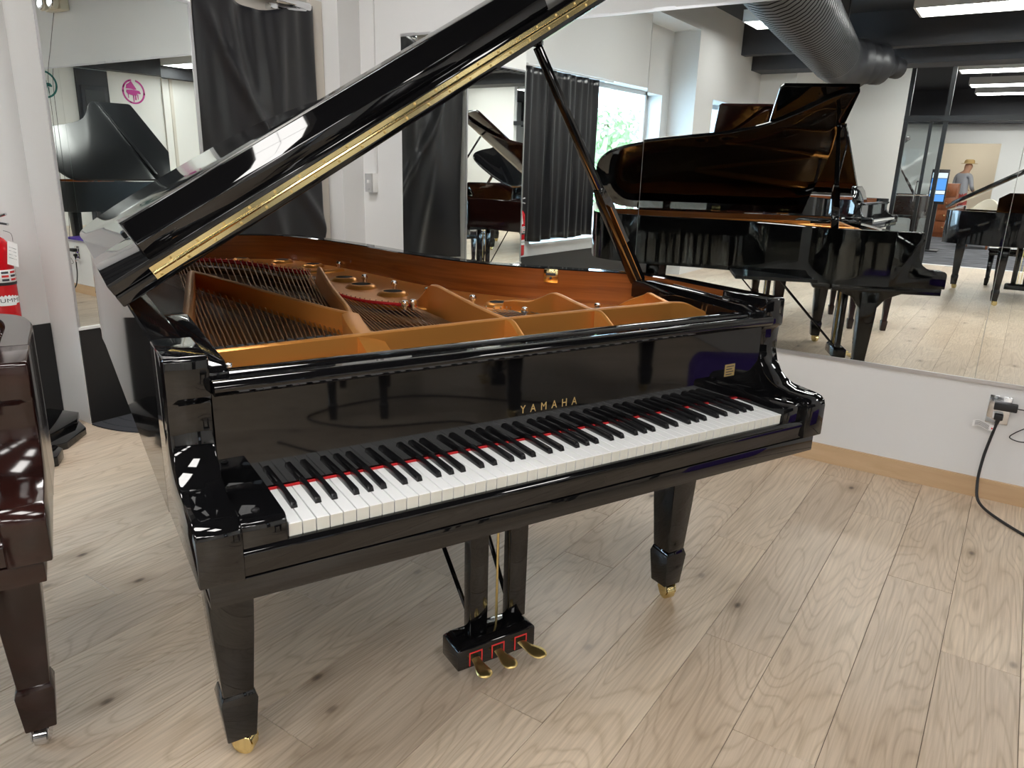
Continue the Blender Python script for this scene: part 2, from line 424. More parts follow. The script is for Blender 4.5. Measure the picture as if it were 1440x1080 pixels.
MB().box(wxa+.05, -2.62, 3.520, 3.526, wz0+.065, wz1-.045).build('pane', 'window_glass', wi, smooth=0)
MB().box(-2.57, wxb-.05, 3.520, 3.526, wz0+.065, wz1-.045).build('pane', 'window_glass', wi, smooth=0)
pleat = lambda n, a: (lambda u, w: -a*(0.5+0.5*sin(u*n) + 0.35*sin(u*n*2.3+1)) * (1 - 0.55*max(0, (w-.93)/.07)))
cloth('window_curtain', -1.10, .165, lambda u: .63 + .012*sin(u*14), lambda u: 2.15, 3.275, lambda u, w: -(.020*sin(u*33+1.2*sin(u*9)+.6*w) + .012*sin(u*71+2*sin(u*5)) + .004*sin(w*9+u*20))*(1-.4*w), 'curtain_cloth', 'black pleated curtain drawn to one side of the tall window', 'curtain', 110, 24)
rod = tag(MB().tube([(-1.35, 3.245, 2.158), (.16, 3.245, 2.158)], .008, 8).build('curtain_rod', 'frame_white'), 'thin white rod carrying the pleated curtain', 'rod')
MB().box(-1.34, -1.32, 3.24, 3.33, 2.15, 2.17).build('bracket', 'frame_white', rod); MB().box(.14, .16, 3.24, 3.33, 2.15, 2.17).build('bracket', 'frame_white', rod)

# ---- projecting wall with the second window, far walls
YB = 2.98
w = MB(); w.box(-4.02, -3.40, YB, 3.60, 0, CEIL); w.box(-5.92, -5.30, YB, 3.60, 0, CEIL); w.box(-5.30, -4.02, YB, 3.60, 0, .60); w.box(-5.30, -4.02, YB, 3.60, 2.20, CEIL)
struct(w, 'wall_bay', 'wall_paint', 'projecting pale wall with the small window', smooth=0)
wi2 = struct(MB().box(-5.30, -4.02, 2.96, 3.3, .60, .62), 'window_2', 'frame_white', 'smaller window in the projecting wall', smooth=0)
MB().box(-5.30, -5.25, 3.28, 3.33, .62, 2.20).box(-4.07, -4.02, 3.28, 3.33, .62, 2.20).box(-5.25, -4.07, 3.28, 3.33, 2.15, 2.20).box(-5.25, -4.07, 3.28, 3.33, .62, .67).build('window_frame', 'frame_white', wi2, bevel=.004)
MB().box(-5.25, -4.07, 3.30, 3.306, .67, 2.15).build('pane', 'window_glass', wi2, smooth=0)
cloth('window_curtain', -5.34, -4.32, lambda u: .55, lambda u: 2.12, 2.94, pleat(30, .02), 'curtain_cloth', 'flat black curtain covering the smaller window', 'curtain', 70, 10)
struct(MB().box(-7.6, -5.90, 2.46, 3.6, 0, CEIL), 'wall_side', 'wall_white', 'white side wall of the alcove', smooth=0)
struct(MB().box(-7.6, -7.5, 1.20, 2.46, 0, CEIL), 'wall_far', 'wall_white', 'plain white wall beside the glass door', smooth=0)
struct(MB().box(-7.6, -7.5, YF, -3.0, 0, CEIL), 'wall_far_side', 'wall_white', 'white wall beyond the hall opening', smooth=0)
struct(MB().box(-14.95, -14.6, YF, 5.1, 2.52, CEIL), 'trim_7', 'beam_grey', 'dark soffit at the end of the hall', smooth=0)
# black storefront with an open glass door
g = struct(MB().box(-7.56, -7.50, 1.14, 1.20, 0, CEIL).box(-7.56, -7.50, .60, .66, 0, CEIL).box(-7.57, -7.49, -3.0, 1.20, 2.13, 2.21), 'door_2', 'frame_black', 'black framed glass door to the hall', smooth=0)
MB().box(-7.55, -7.51, .80, .845, .0, 2.13).box(-7.55, -7.51, .66, .80, 0, .12).box(-7.55, -7.51, .845, 1.14, 0, .10).build('stile', 'frame_black', g, smooth=0)
MB().box(-7.533, -7.527, .845, 1.14, .10, 2.13).build('pane', 'window_glass', g, smooth=0)
MB().box(-7.533, -7.527, .66, .80, .12, 2.13).build('pane', 'window_glass', g, smooth=0)
MB().tube([(-7.50, .86, .95), (-7.45, .87, .95), (-7.45, .87, 1.25), (-7.50, .86, 1.25)], .012, 8).build('pull_handle', 'chrome', g)
MB().tube([(-7.50, .68, 1.05), (-7.46, .70, 1.05), (-7.46, 1.10, 1.05), (-7.50, 1.12, 1.05)], .014, 8).build('push_bar', 'chrome', g)
# hall and the warm room beyond
struct(MB().box(-15.1, -15.0, 1.38, 5.2, 0, CEIL).box(-15.1, -15.0, YF, .16, 0, CEIL).box(-15.1, -15.0, .16, 1.38, 2.10, CEIL), 'wall_hall_end', 'wall_white', 'white end wall of the hall with an opening', smooth=0)
struct(MB().box(-20.1, -20.0, YF, 5.2, 0, CEIL), 'wall_room_end', 'warm_paint', 'cream end wall of the back room', smooth=0)
struct(MB().box(-20.1, -7.6, 5.1, 5.2, 0, CEIL), 'wall_hall_left', 'wall_white', 'white hall wall', smooth=0)
struct(MB().box(-7.7, -7.6, 2.4, 5.2, 0, CEIL), 'wall_hall_near', 'wall_white', 'white hall wall behind the alcove', smooth=0)
struct(MB().box(-18.0, -15.1, -.5, -.4, 0, CEIL), 'wall_room_side', 'warm_paint', 'cream side wall of the back room', smooth=0)
struct(MB().box(-20.2, 2.7, YF-.1, YF, 0, CEIL), 'wall_front', 'wall_white', 'long white wall with round piano emblems', smooth=0)

# ---- beams, duct, ceiling lights
struct(MB().box(-5.10, -4.92, YF, 2.98, 2.84, CEIL), 'trim_4', 'beam_grey', 'shallow dark ceiling beam', smooth=0)
struct(MB().box(-5.90, -5.42, YF, 2.98, 2.70, CEIL), 'trim_5', 'beam_grey', 'deep dark ceiling beam', smooth=0)
struct(MB().box(-7.5, 2.3, -7.98, -7.75, 2.80, CEIL), 'trim_6', 'beam_grey', 'dark beam along the top of the emblem wall', smooth=0)
t = thing('air_duct', 'black corrugated spiral air duct with an elbow under the ceiling', 'duct', (-4.5, 1.6, 2.40))
def ribbed(path, r, step=.105):
    pts = []; rs = []
    P = [Vector(p) for p in path]
    for i in range(len(P)-1):
        L = (P[i+1]-P[i]).length; n = max(2, int(L/step))
        for k in range(n):
            for q, rr in ((0.0, r*.95), (.10, r*.95), (.22, r*1.035), (.90, r*1.035)):
                pts.append(P[i].lerp(P[i+1], (k+q)/n)); rs.append(rr)
    pts.append(P[-1]); rs.append(r)
    return pts, rs
O_ = Vector((-4.5, 1.6, 2.40))
def dloc(p): return [tuple(Vector(q)-O_) for q in p]
p, r = ribbed([(1.4, .93, 2.63), (-3.70, 1.50, 2.63)], .265)
MB().tube(dloc(p), r, 22).build('duct_run', 'duct_black', t, smooth=50)
p = crom([(-3.70, 1.50, 2.63), (-4.00, 1.52, 2.62), (-4.25, 1.46, 2.60), (-4.40, 1.34, 2.60)], 4)
MB().tube(dloc(p), .275, 22).build('elbow', 'duct_black', t, smooth=50)
p, r = ribbed([(-4.40, 1.34, 2.60), (-4.62, 1.14, 2.60)], .22)
MB().tube(dloc(p), r, 22).build('duct_run', 'duct_black', t, smooth=50)
p, r = ribbed([(-4.62, 1.14, 2.60), (-4.86, .98, 2.58)], .12)
MB().tube(dloc(p), r, 18).build('duct_spigot', 'duct_black', t, smooth=50)
for hx in (-.5, -3.0):
    MB().box(hx+4.49, hx+4.51, -.36, -.345, .30, .85).build('hanger', 'duct_black', t)
Lm = {}
def ceiling_light(x, y, label, group):
    t = thing('ceiling_light', label, 'light', (x, y, 3.0), 0, group)
    if not Lm:
        h = MB(); h.box(-.285, .285, -.61, .61, .012, .13)
        h.box(-.285, -.262, -.61, .61, 0, .012); h.box(.262, .285, -.61, .61, 0, .012); h.box(-.262, .262, -.61, -.587, 0, .012); h.box(-.262, .262, .587, .61, 0, .012)
        Lm['housing'] = h.build('housing', 'frame_white', t, smooth=0).data
        Lm['diffuser'] = MB().box(-.262, .262, -.587, .587, .003, .011).build('diffuser', 'lamp_diffuser', t, smooth=0).data
        s = MB()
        for k in range(1, 4): s.box(-.262, .262, -.587+k*.2935-.002, -.587+k*.2935+.002, -.001, .003)
        s.box(-.002, .002, -.587, .587, -.001, .003)
        Lm['louvre'] = s.build('louvre', 'frame_silver', t, smooth=0).data
        Lm['hanger'] = MB().box(-.02, .02, -.3, -.28, .13, .25).build('hanger', 'frame_white', t, smooth=0).data
        Lm['hanger2'] = MB().box(-.02, .02, .28, .3, .13, .25).build('hanger', 'frame_white', t, smooth=0).data
    else:
        for k in ('housing', 'diffuser', 'louvre', 'hanger', 'hanger2'): place(k.rstrip('2'), Lm[k], t)
    return t
ORD = ('first', 'second', 'third', 'fourth', 'fifth', 'sixth')
for x, row in ((.75, 'in the row beside the mirrors'), (-1.25, 'in the middle row'), (-3.79, 'in the row beside the shallow beam')):
    for i, y in enumerate((1.92, .12, -1.70, -3.5, -5.3, -7.0)):
        if (x > -3 and i == 4) or (x > 0 and i in (1, 2)) or (-3 < x < 0 and i in (3, 5)): continue
        if x == .75 and y == 1.92: y = 2.25
        half = (x < -3 and i == 0)
        t_ = ceiling_light(x, 2.22 if half else y, 'fluorescent box light %s, %s from the window wall' % (row, ORD[i]), 'showroom ceiling lights')
        if half: t_.scale = (1, .5, 1)
for i, y in enumerate((.12, -1.7, -3.5)): ceiling_light(-6.6, y, 'fluorescent box light between deep beam and hall, %s from the window wall' % ORD[i], 'showroom ceiling lights')
for x, row in ((-9.2, 'nearest the glass door'), (-11.5, 'in mid hall'), (-13.2, 'nearest the end wall')):
    for i, y in enumerate((.12, -1.7, -3.5)): ceiling_light(x, y, 'hall box light over the carpet %s, %s from the glass door side' % (row, ORD[i]), 'hall ceiling lights')
ceiling_light(-16.6, .9, 'unseen box light added to brighten the cream back room, next to the hall', 'hall ceiling lights')  # this light and the next are added to brighten the back room
ceiling_light(-18.6, .9, 'unseen box light added to brighten the cream back room, next to its end wall', 'hall ceiling lights')
# ================================================================== GRAND PIANOS (piano frame: x to the treble, y to the tail, z up; key fronts at y = 0)
HW = .757
BASE = [(.757, .300), (.757, .38), (.757, .52), (.735, .64), (.672, .735), (.590, .815), (.460, .955), (.375, 1.08), (.315, 1.22), (.262, 1.40), (.228, 1.58),
        (.190, 1.75), (.150, 1.89), (.105, 2.02), (.035, 2.145), (-.060, 2.225), (-.18, 2.268), (-.32, 2.285), (-.50, 2.275), (-.64, 2.225), (-.725, 2.14), (-.757, 2.02), (-.757, 1.8)]
def outline(L, n=4):
    k = (L - .6) / (2.285 - .6)
    pts = [(x, y if y < .6 else .6 + (y-.6)*k) for x, y in BASE]
    path = crom(pts, n)[:-1]
    y1 = .6 + 1.2*k
    m_ = 12
    return path + [(-.757, y1 + (.300-y1)*i/m_) for i in range(m_+1)]      # treble front -> tail -> bass front
def ribbon(mb, path, prof, mis, sgn=-1):
    """sweep prof [(inward offset, z)] along path; mis: material of each profile side"""
    rows = [[(p[0], p[1], z) for p in offset2(path, sgn*d)] for d, z in prof]
    n = len(path)
    for a in range(len(rows)):
        b = (a+1) % len(rows)
        mb.add(rows[a] + rows[b], [(i, i+1, n+i+1, n+i) for i in range(n-1)], mis[a])
    for e in (0, n-1):
        mb.add([r[e] for r in rows], [tuple(range(len(rows)))], mis[0])
    return mb
ARM = [(.150, .995), (.145, .990), (.143, .928), (.1445, .922), (.151, .915), (.153, .890), (.152, .855), (.143, .826), (.125, .800), (.104, .785), (.083, .776), (.045, .772), (.010, .770), (-.006, .766), (-.016, .757), (-.020, .744), (-.020, .663), (.30, .663), (.30, .995)]
def leg_set(root, y, m, sx=.655, tail=None, wheel='brass', scale=1.0):
    spots = [(-sx, y, .16), (sx, y, .16)] + ([tail] if tail else [])
    for i, (x, yy, fl) in enumerate(spots):
        b = MB()
        zt = .620
        # flared head (in y), tapering shaft
        prof = [(.052, zt), (.048, .45), (.042, .32), (.034, .172)]
        wid = [.053, .048, .042, .033]
        b.loft([[(x-w, yy-d, z), (x+w, yy-d, z), (x+w, yy+d, z), (x-w, yy+d, z)] for (d, z), w in zip(prof, wid)])
        leg = b.build('leg', m, root, bevel=.004)
        if i < 2:
            bx0 = (x > 0)*2-1
            MB().prism([(yy-.36, .660), (yy-.34, .622), (yy-.19, .612), (yy-.10, .575), (yy-.055, .515), (yy+.055, .515), (yy+.10, .575), (yy+.19, .612), (yy+.34, .622), (yy+.36, .660)], x-.026, x+.026, 'x').build('leg_bracket', m, leg, bevel=.003)
        MB().loft([[(x-w, yy-w, z), (x+w, yy-w, z), (x+w, yy+w, z), (x-w, yy+w, z)] for w, z in ((.032, .052), (.040, .155), (.033, .178))]).build('leg_block', m, leg, bevel=.003)
        c = MB()
        a = (0.9, -.15, 1.2)[i % 3]; ca, sa = cos(a), sin(a)
        ox, oy = x + .012*sa, yy - .012*ca
        for s in (-1, 1):                                                # fork cheeks
            q = [(-.018, .052), (.018, .052), (.024, .030), (.016, .016), (-.010, .016), (-.024, .034)]
            P = lambda u, z, w_: (ox + ca*w_ + sa*u*1.0, oy + sa*w_ - ca*u, z)
            c.loft([[P(u, z, s*.016) for u, z in q], [P(u, z, s*.020) for u, z in q]])
        c.lathe([(.022, .048), (.026, .052), (.0, .054)], 14, (x, yy, 0))
        ck = c.build('caster', wheel, leg, bevel=.001, seg=1)
        wv = MB(); rings = []
        for w_, r in ((-.014, .018), (-.013, .0255), (.013, .0255), (.014, .018)):
            rings.append([(ox + ca*w_ + sa*r*cos(t*pi/10), oy + sa*w_ - ca*r*cos(t*pi/10), .0258 + r*sin(t*pi/10)) for t in range(20)])
        wv.loft(rings).build('wheel', wheel, ck)
def lid_map(th, x0=-.76, z0=1.012):
    c_, s_ = cos(th), sin(th)
    return lambda r, y, h: (x0 + r*c_ - h*s_, y, z0 + r*s_ + h*c_)
def slab(mb, poly, h0, h1, M, mi=0):
    mb.loft([[M(p[0], p[1], h0) for p in poly], [M(p[0], p[1], h1) for p in poly]], mi=mi)
    return mb
def grand(name, label, loc, rz, L=1.75, m='black_polish', lid=31, fold=True, detail=False, wheel='brass', group=None, inner='rim_wood', desk=False):
    root = thing(name, label, 'piano', loc, rz, group)
    ks = (L-.6)/1.685
    path = outline(L)
    # rim: polished outside, veneered inside
    mb = MB()
    ribbon(mb, path, [(.0, .660), (.0, .9915), (.0035, .995), (.0515, .995), (.055, .9915), (.055, .70)], [0, 0, 0, 0, 1, 0])
    mb.build('rim', [m, inner], root)
    for s in (-1, 1):
        mb = MB(); mb.prism(ARM, s*HW, s*(HW-.070), 'x'); mb.build('arm', m, root, smooth=35, bevel=.0035)
    MB().prism([(-.009, .619), (-.009, .660), (.62, .660), (.62, .619)], -.742, .742, 'x').build('key_bed', m, root, bevel=.002)
    MB().prism([(.012, .664), (-.010, .664), (-.012, .690), (-.014, .700), (-.011, .707), (-.005, .711), (.004, .711), (.010, .706), (.012, .69)], -.686, .686, 'x').build('key_slip', m, root, smooth=50)
    for s in (-1, 1):
        q = [(.155, .69), (-.006, .69), (-.006, .744), (-.002, .752), (.006, .756), (.155, .756)]
        kb = MB().prism(q, s*.6135, s*.686, 'x').build('key_block', m, root, smooth=35, bevel=.002)
        MB().lathe([(.007, .756), (.007, .7585), (.004, .760), (0, .760)], 12, (s*.655, .030, 0)).build('knob', 'rubber', kb)
    fb = MB().prism([(.152, .736), (.149, .742), (.152, .93), (.175, .93), (.175, .736)], -.686, .686, 'x').build('fall_board', m, root, smooth=20)
    MB().box(-.686, .686, .1435, .149, .7352, .7385).build('name_felt', 'red_felt', root, smooth=0)
    MB().prism([(.126, .928), (.119, .934), (.116, .941), (.118, .948), (.124, .9525), (.150, .954), (.153, .951), (.157, .951), (.160, .954), (.205, .954), (.205, .928)], -.686, .686, 'x').build('front_rail', m, root, smooth=50)
    MB().box(-.70, .70, .1, .7+.5*ks, .655, .675).build('bottom_board', 'black_satin', root, smooth=0)
    inner_path = offset2(path, -.056)
    sbp = [q for q in inner_path if q[1] > .33]
    sb = MB(); sb.loft([[(p[0], p[1], .840) for p in sbp], [(p[0], p[1], .852) for p in sbp]]); sb.build('soundboard', 'soundboard_wood', root, smooth=0)
    # lid
    th = radians(lid); M = lid_map(th)
    yf = .58
    lp = [(p[0]+.757, p[1]) for p in offset2(path, .012)]
    main = [q for q in lp if q[1] > yf+.004]
    poly = [(main[0][0], yf)] + main + [(main[-1][0], yf)]
    lo = slab(MB(), poly, 0, .027, M).build('lid', m, root, smooth=30, bevel=.003)
    if fold:
        fp = [(-.012, yf+.002), (1.526, yf+.002), (1.526, yf+.44), (1.50, yf+.462), (.014, yf+.462), (-.012, yf+.44)]
        fo = slab(MB(), fp, .0275, .0535, M).build('lid_flap', m, root, smooth=30, bevel=.003)
    else:
        fp = [(-.012, .125), (.014, .105), (1.50, .105), (1.526, .125), (1.526, yf-.003), (-.012, yf-.003)]
        fo = slab(MB(), fp, 0, .026, M).build('lid_flap', m, root, smooth=30, bevel=.003)
        slab(MB(), [(.06, yf-.06), (1.46, yf-.06), (1.46, yf-.02), (.06, yf-.02)], .026, .05, M).build('lid_batten', m, fo, bevel=.003)
    if detail:
        # moulded board standing on the folded flap
        pr = [(yf+.018, .054), (yf+.016, .088), (yf+.028, .098), (yf+.044, .134), (yf+.10, .138), (yf+.12, .128), (yf+.13, .054)]
        MB().loft([[M(.085, y, h) for y, h in pr], [M(1.235, y, h) for y, h in pr]]).build('flap_moulding', m, fo, smooth=50, bevel=.002)
        # long brass hinge over both front edges
        hb = MB().loft([[M(r, yf-.0015, h) for r, h in ((.075, .0125), (.075, .0405))] + [M(r, yf+.001, h) for r, h in ((.075, .0405), (.075, .0125))],
                        [M(r, yf-.0015, h) for r, h in ((1.46, .0125), (1.46, .0405))] + [M(r, yf+.001, h) for r, h in ((1.46, .0405), (1.46, .0125))]]).build('lid_hinge', 'brass', root, smooth=0)
        n = 26
        kn = []
        for i in range(n):
            a = .076 + i*1.384/n; b = a + 1.384/n - .0012
            rings = [[M(r, yf-.002-.0038*cos(t*pi/5), .0265 + .0038*sin(t*pi/5)) for t in range(10)] for r in (a, b)]
            MB().loft(rings).build('hinge_knuckle', 'brass', hb)
        for i in range(22):
            for h, dr in ((.0175, .012), (.0355, .046)):
                r = .076 + dr + i*.0655
                if r < 1.45:
                    sc = [[M(r + rad*cos(t*pi/4), yf-.0018-dep, h + rad*sin(t*pi/4)) for t in range(8)] for rad, dep in ((.0034, 0), (.0034, .0006), (.0018, .0009))]
                    MB().loft(sc).build('hinge_screw', 'dull_brass', hb)
    # prop
    pb = Vector((.692, .640 if L > 2 else .56, .950)); pt = Vector(M(1.17, yf+.03, -.004))
    ax = (pt-pb).normalized(); sd = Vector((0, 1, 0)); nd = ax.cross(sd).normalized(); sd = nd.cross(ax).normalized()
    q = MB(); LL = (pt-pb).length
    for t0, t1, w0, w1, d0, d1 in ((0, .04, .0195, .021, .015, .016), (.04, .40, .021, .021, .016, .015), (.40, .46, .021, .013, .015, .011), (.46, .99, .013, .011, .010, .009)):
        q.loft([[pb + ax*LL*t + sd*s1*w + nd*s2*d for s1, s2 in ((-1,-1),(1,-1),(1,1),(-1,1))] for t, w, d in ((t0, w0, d0), (t1, w1, d1))])
    po = q.build('lid_prop', m, root, bevel=.002)
    if detail:
        MB().loft([[pb + ax*LL*t - sd*.0216 + nd*a for a in (-.0012, .0012)] + [pb + ax*LL*t - sd*.019 + nd*a for a in (.0012, -.0012)] for t in (.05, .38)]).build('prop_groove_reflection', 'bronze_plate', po)  # brown reflection in the prop's groove, put in as a bronze strip
        MB().tube([pb + Vector((.010, -.035, .018)), pb + Vector((.012, -.028, .004)), pb + Vector((.004, -.026, -.010))], .006, 8).build('prop_felt', 'red_felt', po)
        MB().box(.700, .716, .585, .612, .958, .972).build('prop_pivot', 'brass', po, bevel=.002)
        MB().lathe([(.010, 0), (.018, .004), (.018, .014), (.0, .016)], 12, tuple(pt + Vector((0, 0, -.006)))).build('prop_cup', m, lo)
    leg_set(root, .378, m, tail=(-.18, .6+1.12*ks, .12), wheel=wheel)
    # lyre
    ly = MB().loft([[(-.126, .312, .050), (.110, .312, .050), (.110, .402, .050), (-.126, .402, .050)], [(-.126, .312, .108), (.110, .312, .108), (.110, .402, .108), (-.126, .402, .108)],
                    [(-.108, .328, .122), (.094, .328, .122), (.094, .392, .122), (-.108, .392, .122)]]).build('lyre_box', m, root, bevel=.003)
    for x in (-.042, .078):
        MB().frustum((x, .372, .121), (.054, .034), (x*1.02, .372, .62), (.056, .036)).build('lyre_post', m, root, bevel=.003)
    for x in (-.004, .030):
        MB().tube([(x, .385, .12), (x, .385, .63)], .0035, 6).build('pedal_rod', 'dull_brass', root)
    for x, y in ((-.045, .90), (.078, .90)):
        MB().tube([(x, .395, .13), (x*1.6, y, .66)], .007, 6).build('lyre_brace', m, root)
    for x, dx in ((-.074, .002), (-.007, .016), (.064, .042)):
        y0, y1 = .325, .247
        pts = []; rs = []; fl_ = []
        for k in range(31):
            t = k/30
            pts.append((x + dx*(t**1.3), y0 + (y1-y0)*t, .080 - .022*t - .006*sin(pi*t)))
            r_ = .0125 + .0085*(0.5-0.5*cos(pi*min(1, max(0, (t-.25)/.5))))
            if t > .72: r_ *= math.sqrt(max(.02, 1-((t-.72)/.28)**2))
            rs.append(r_); fl_.append(.30 if t < .72 else .34)
        MB().tube(pts, rs, 14, flat=fl_).build('pedal', 'dull_brass', ly)
        if detail:
            MB().box(x-.0195, x-.0165, .3105, .3125, .056, .096).box(x+.0165, x+.0195, .3105, .3125, .056, .096).box(x-.0165, x+.0165, .3105, .3125, .0925, .096).build('pedal_felt', 'red_line', ly, smooth=0)
    # keys
    if detail:
        wk = bk = None
        kw = 1.222/52
        for i in range(52):
            if wk is None:
                o = MB().loft([[(.0009, .0009, -.030), (kw-.0009, .0009, -.030), (kw-.0009, .149, -.030), (.0009, .149, -.030)], [(.0009, 0, -.0035), (kw-.0009, 0, -.0035), (kw-.0009, .149, -.0035), (.0009, .149, -.0035)], [(.0009, -.0012, -.003), (kw-.0009, -.0012, -.003), (kw-.0009, .149, -.003), (.0009, .149, -.003)], [(.0009, -.0012, -.0009), (kw-.0009, -.0012, -.0009), (kw-.0009, .149, -.0009), (.0009, .149, -.0009)], [(.0015, .0, 0), (kw-.0015, .0, 0), (kw-.0015, .149, 0), (.0012, .149, 0)]]).build('white_key', ['white_key', 'key_front_shaded'], root, smooth=0)
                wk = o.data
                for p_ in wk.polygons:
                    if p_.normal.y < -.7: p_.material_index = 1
            else: o = place('white_key', wk, root)
            o.location = (-.611 + i*kw, 0, .735)
        names = 'ABCDEFG'
        sh_ = {'A': .002, 'C': -.003, 'D': .003, 'F': -.0035, 'G': 0.0}
        for i in range(51):
            nm = names[i % 7]
            if nm in 'BE': continue
            if bk is None:
                o = MB().loft([[(-.0058, .051, 0), (.0058, .051, 0), (.0058, .148, 0), (-.0058, .148, 0)], [(-.0052, .0545, .009), (.0052, .0545, .009), (.0052, .148, .009), (-.0052, .148, .009)], [(-.0040, .0585, .0115), (.0040, .0585, .0115), (.0042, .148, .0118), (-.0042, .148, .0118)]]).build('black_key', 'black_key', root, smooth=30, bevel=.0008, seg=2)
                bk = o.data
            else: o = place('black_key', bk, root)
            o.location = (-.611 + (i+1)*kw + sh_.get(nm, 0), 0, .735)
    else:
        kw = 1.222/52; wkm = MB(); bkm = MB()
        for i in range(52): wkm.box(-.611+i*kw+.0006, -.611+(i+1)*kw-.0006, 0, .148, .712, .735)
        for i in range(51):
            if 'ABCDEFG'[i % 7] not in 'BE': bkm.box(-.611+(i+1)*kw-.0055, -.611+(i+1)*kw+.0055, .052, .148, .735, .747)
        wkm.build('white_keys', 'white_key', root, smooth=0)['kind'] = 'stuff'; bkm.build('black_keys', 'black_key', root, smooth=0)['kind'] = 'stuff'
        pl = [q for q in inner_path if q[1] > .36]
        MB().loft([[(p[0]*.985, p[1]*.99, .872) for p in pl], [(p[0]*.985, p[1]*.99, .885) for p in pl]]).build('plate', 'bronze_plate', root, smooth=0)
    if desk:
        MB().loft([[(-.36, .34, .93), (.36, .34, .93), (.36, .355, .93), (-.36, .355, .93)], [(-.36, .40, 1.10), (.36, .40, 1.10), (.36, .412, 1.10), (-.36, .412, 1.10)], [(-.26, .425, 1.165), (.26, .425, 1.165), (.26, .436, 1.165), (-.26, .436, 1.165)]]).build('music_desk', m, root, bevel=.004)
    return root, M, inner_path, fb
# ================================================================== THE MAIN PIANO
PR = radians(-23.788)
main, LM, INN, FB = grand('grand_piano', 'long black polished grand piano with gold lettering and bronze frame, lid propped open', (0, 0, 0), PR, L=2.285, detail=True)
# lettering and maker's plate on the fall board
tx = text_mesh('lettering', 'YAMAHA', .0255, 'gold_label', FB, .0003, .86, 2.12)
tx.rotation_euler = (radians(90), 0, 0); tx.location = (.010, .1497, .8035)
MB().box(.560, .596, .1488, .1500, .800, .832).build('serial_label', 'gold_label', FB, smooth=0)
for k in range(4):
    MB().box(.564, .592-.006*(k % 2), .1483, .1488, .826-.007*k-.0011, .826-.007*k+.0011).build('print_line', 'print_dark', FB, smooth=0)

# --- cast plate
def strut(mb, pts, w, zb):
    """upright web along pts [(x, y, z_top)] of width w down to zb"""
    P = [(p[0], p[1]) for p in pts]
    l, r = offset2(P, -w/2), offset2(P, w/2)
    rings = [[(l[i][0], l[i][1], zb), (r[i][0], r[i][1], zb), (r[i][0], r[i][1], p[2]-.003), (r[i][0]*.7+l[i][0]*.3, r[i][1]*.7+l[i][1]*.3, p[2]), (r[i][0]*.3+l[i][0]*.7, r[i][1]*.3+l[i][1]*.7, p[2]), (l[i][0], l[i][1], p[2]-.003)] for i, p in enumerate(pts)]
    mb.loft(rings); return mb
plate = bpy.data.objects.new('iron_plate', None); COL.objects.link(plate); plate.parent = main
BZ = .885
def web(name, pts, w=.014, zb=BZ, n=5):
    return strut(MB(), crom(pts, n), w, zb).build(name, 'bronze_plate', plate, smooth=45)
web('flange', [(-.698, .312, .962), (-.52, .325, .962), (-.35, .337, .962), (-.18, .348, .962), (.017, .357, .962), (.28, .361, .962), (.548, .364, .962)], .022, .895)
# front feet that slope down under the rail
for x, x2, w in ((-.345, -.315, .060), (.017, .038, .018), (.283, .312, .018)):
    web('strut_foot', [(x, .350, .962), (x+(x2-x)*.35, .335, .958), (x+(x2-x)*.7, .305, .930), (x2, .270, .905), (x2, .22, .90)], w, .88)
web('strut_foot', [(.548, .364, .962), (.60, .355, .958), (.645, .335, .938), (.695, .305, .921)], .018, .88)
web('strut', [(-.690, .320, .962), (-.668, .50, .960), (-.60, .90, .960), (-.525, 1.34, .958), (-.500, 1.46, .955)], .022)
web('strut', [(-.345, .337, .962), (-.318, .46, .961), (-.290, .570, .960)], .040)
web('strut', [(-.290, .570, .960), (-.318, .68, .958), (-.375, .92, .957), (-.45, 1.25, .957), (-.500, 1.46, .955)], .016, .90)
web('strut', [(-.290, .570, .960), (-.255, .70, .957), (-.205, .95, .958), (-.147, 1.24, .972), (-.138, 1.28, .970), (-.132, 1.31, .94), (-.125, 1.36, .905)], .014, .90)
web('strut', [(.017, .357, .962), (.026, .50, .964), (.042, .70, .972), (.052, .79, .974), (.055, .84, .966), (.050, .87, .940), (.048, .90, .918), (.060, .94, .908)], .015, .885)
web('strut', [(.283, .361, .962), (.302, .46, .963), (.325, .57, .966), (.328, .61, .962), (.318, .65, .944), (.300, .69, .928), (.285, .74, .924), (.275, .78, .915)], .015, .885)
web('strut', [(.548, .364, .962), (.575, .44, .964), (.600, .50, .963), (.610, .53, .952), (.600, .58, .93), (.585, .62, .905)], .014, .885)
# hitch-pin shelf along the bentside
bnd = crom([(-.62, 2.16), (-.50, 2.19), (-.36, 2.17), (-.22, 2.02), (-.13, 1.78), (-.06, 1.66), (-.115, 1.45), (-.128, 1.20), (-.09, 1.03), (.005, .905), (.10, .82), (.26, .72), (.44, .60), (.58, .50), (.66, .40)], 4)
inn = [q for q in INN]
i0 = min(range(len(inn)), key=lambda i: hypot(inn[i][0]-.70, inn[i][1]-.45)); i1 = min(range(len(inn)), key=lambda i: hypot(inn[i][0]+.62, inn[i][1]-2.20))
edge = inn[i0:i1+1]
poly = bnd + edge[::-1]
poly = [(p[0], p[1]) for p in (bnd[::-1] + edge[::-1][::-1])] if False else [(p[0], p[1]) for p in bnd] + [(p[0], p[1]) for p in edge]
sh_ = MB(); sh_.loft([[(p[0], p[1], .880) for p in poly], [(p[0], p[1], .892) for p in poly], ]); sh_.build('hitch_shelf', 'bronze_plate', plate, smooth=0)
def rise(path_, r, name='shelf_bead', z=.892):
    return MB().tube([(p[0], p[1], z) for p in path_], r, 8, flat=.7).build(name, 'bronze_plate', plate, smooth=80)
rise(bnd[6:-6], .009)
rise([(-.050, 1.70), (-.02, 1.70), (.03, 1.69), (.09, 1.72)], .016)
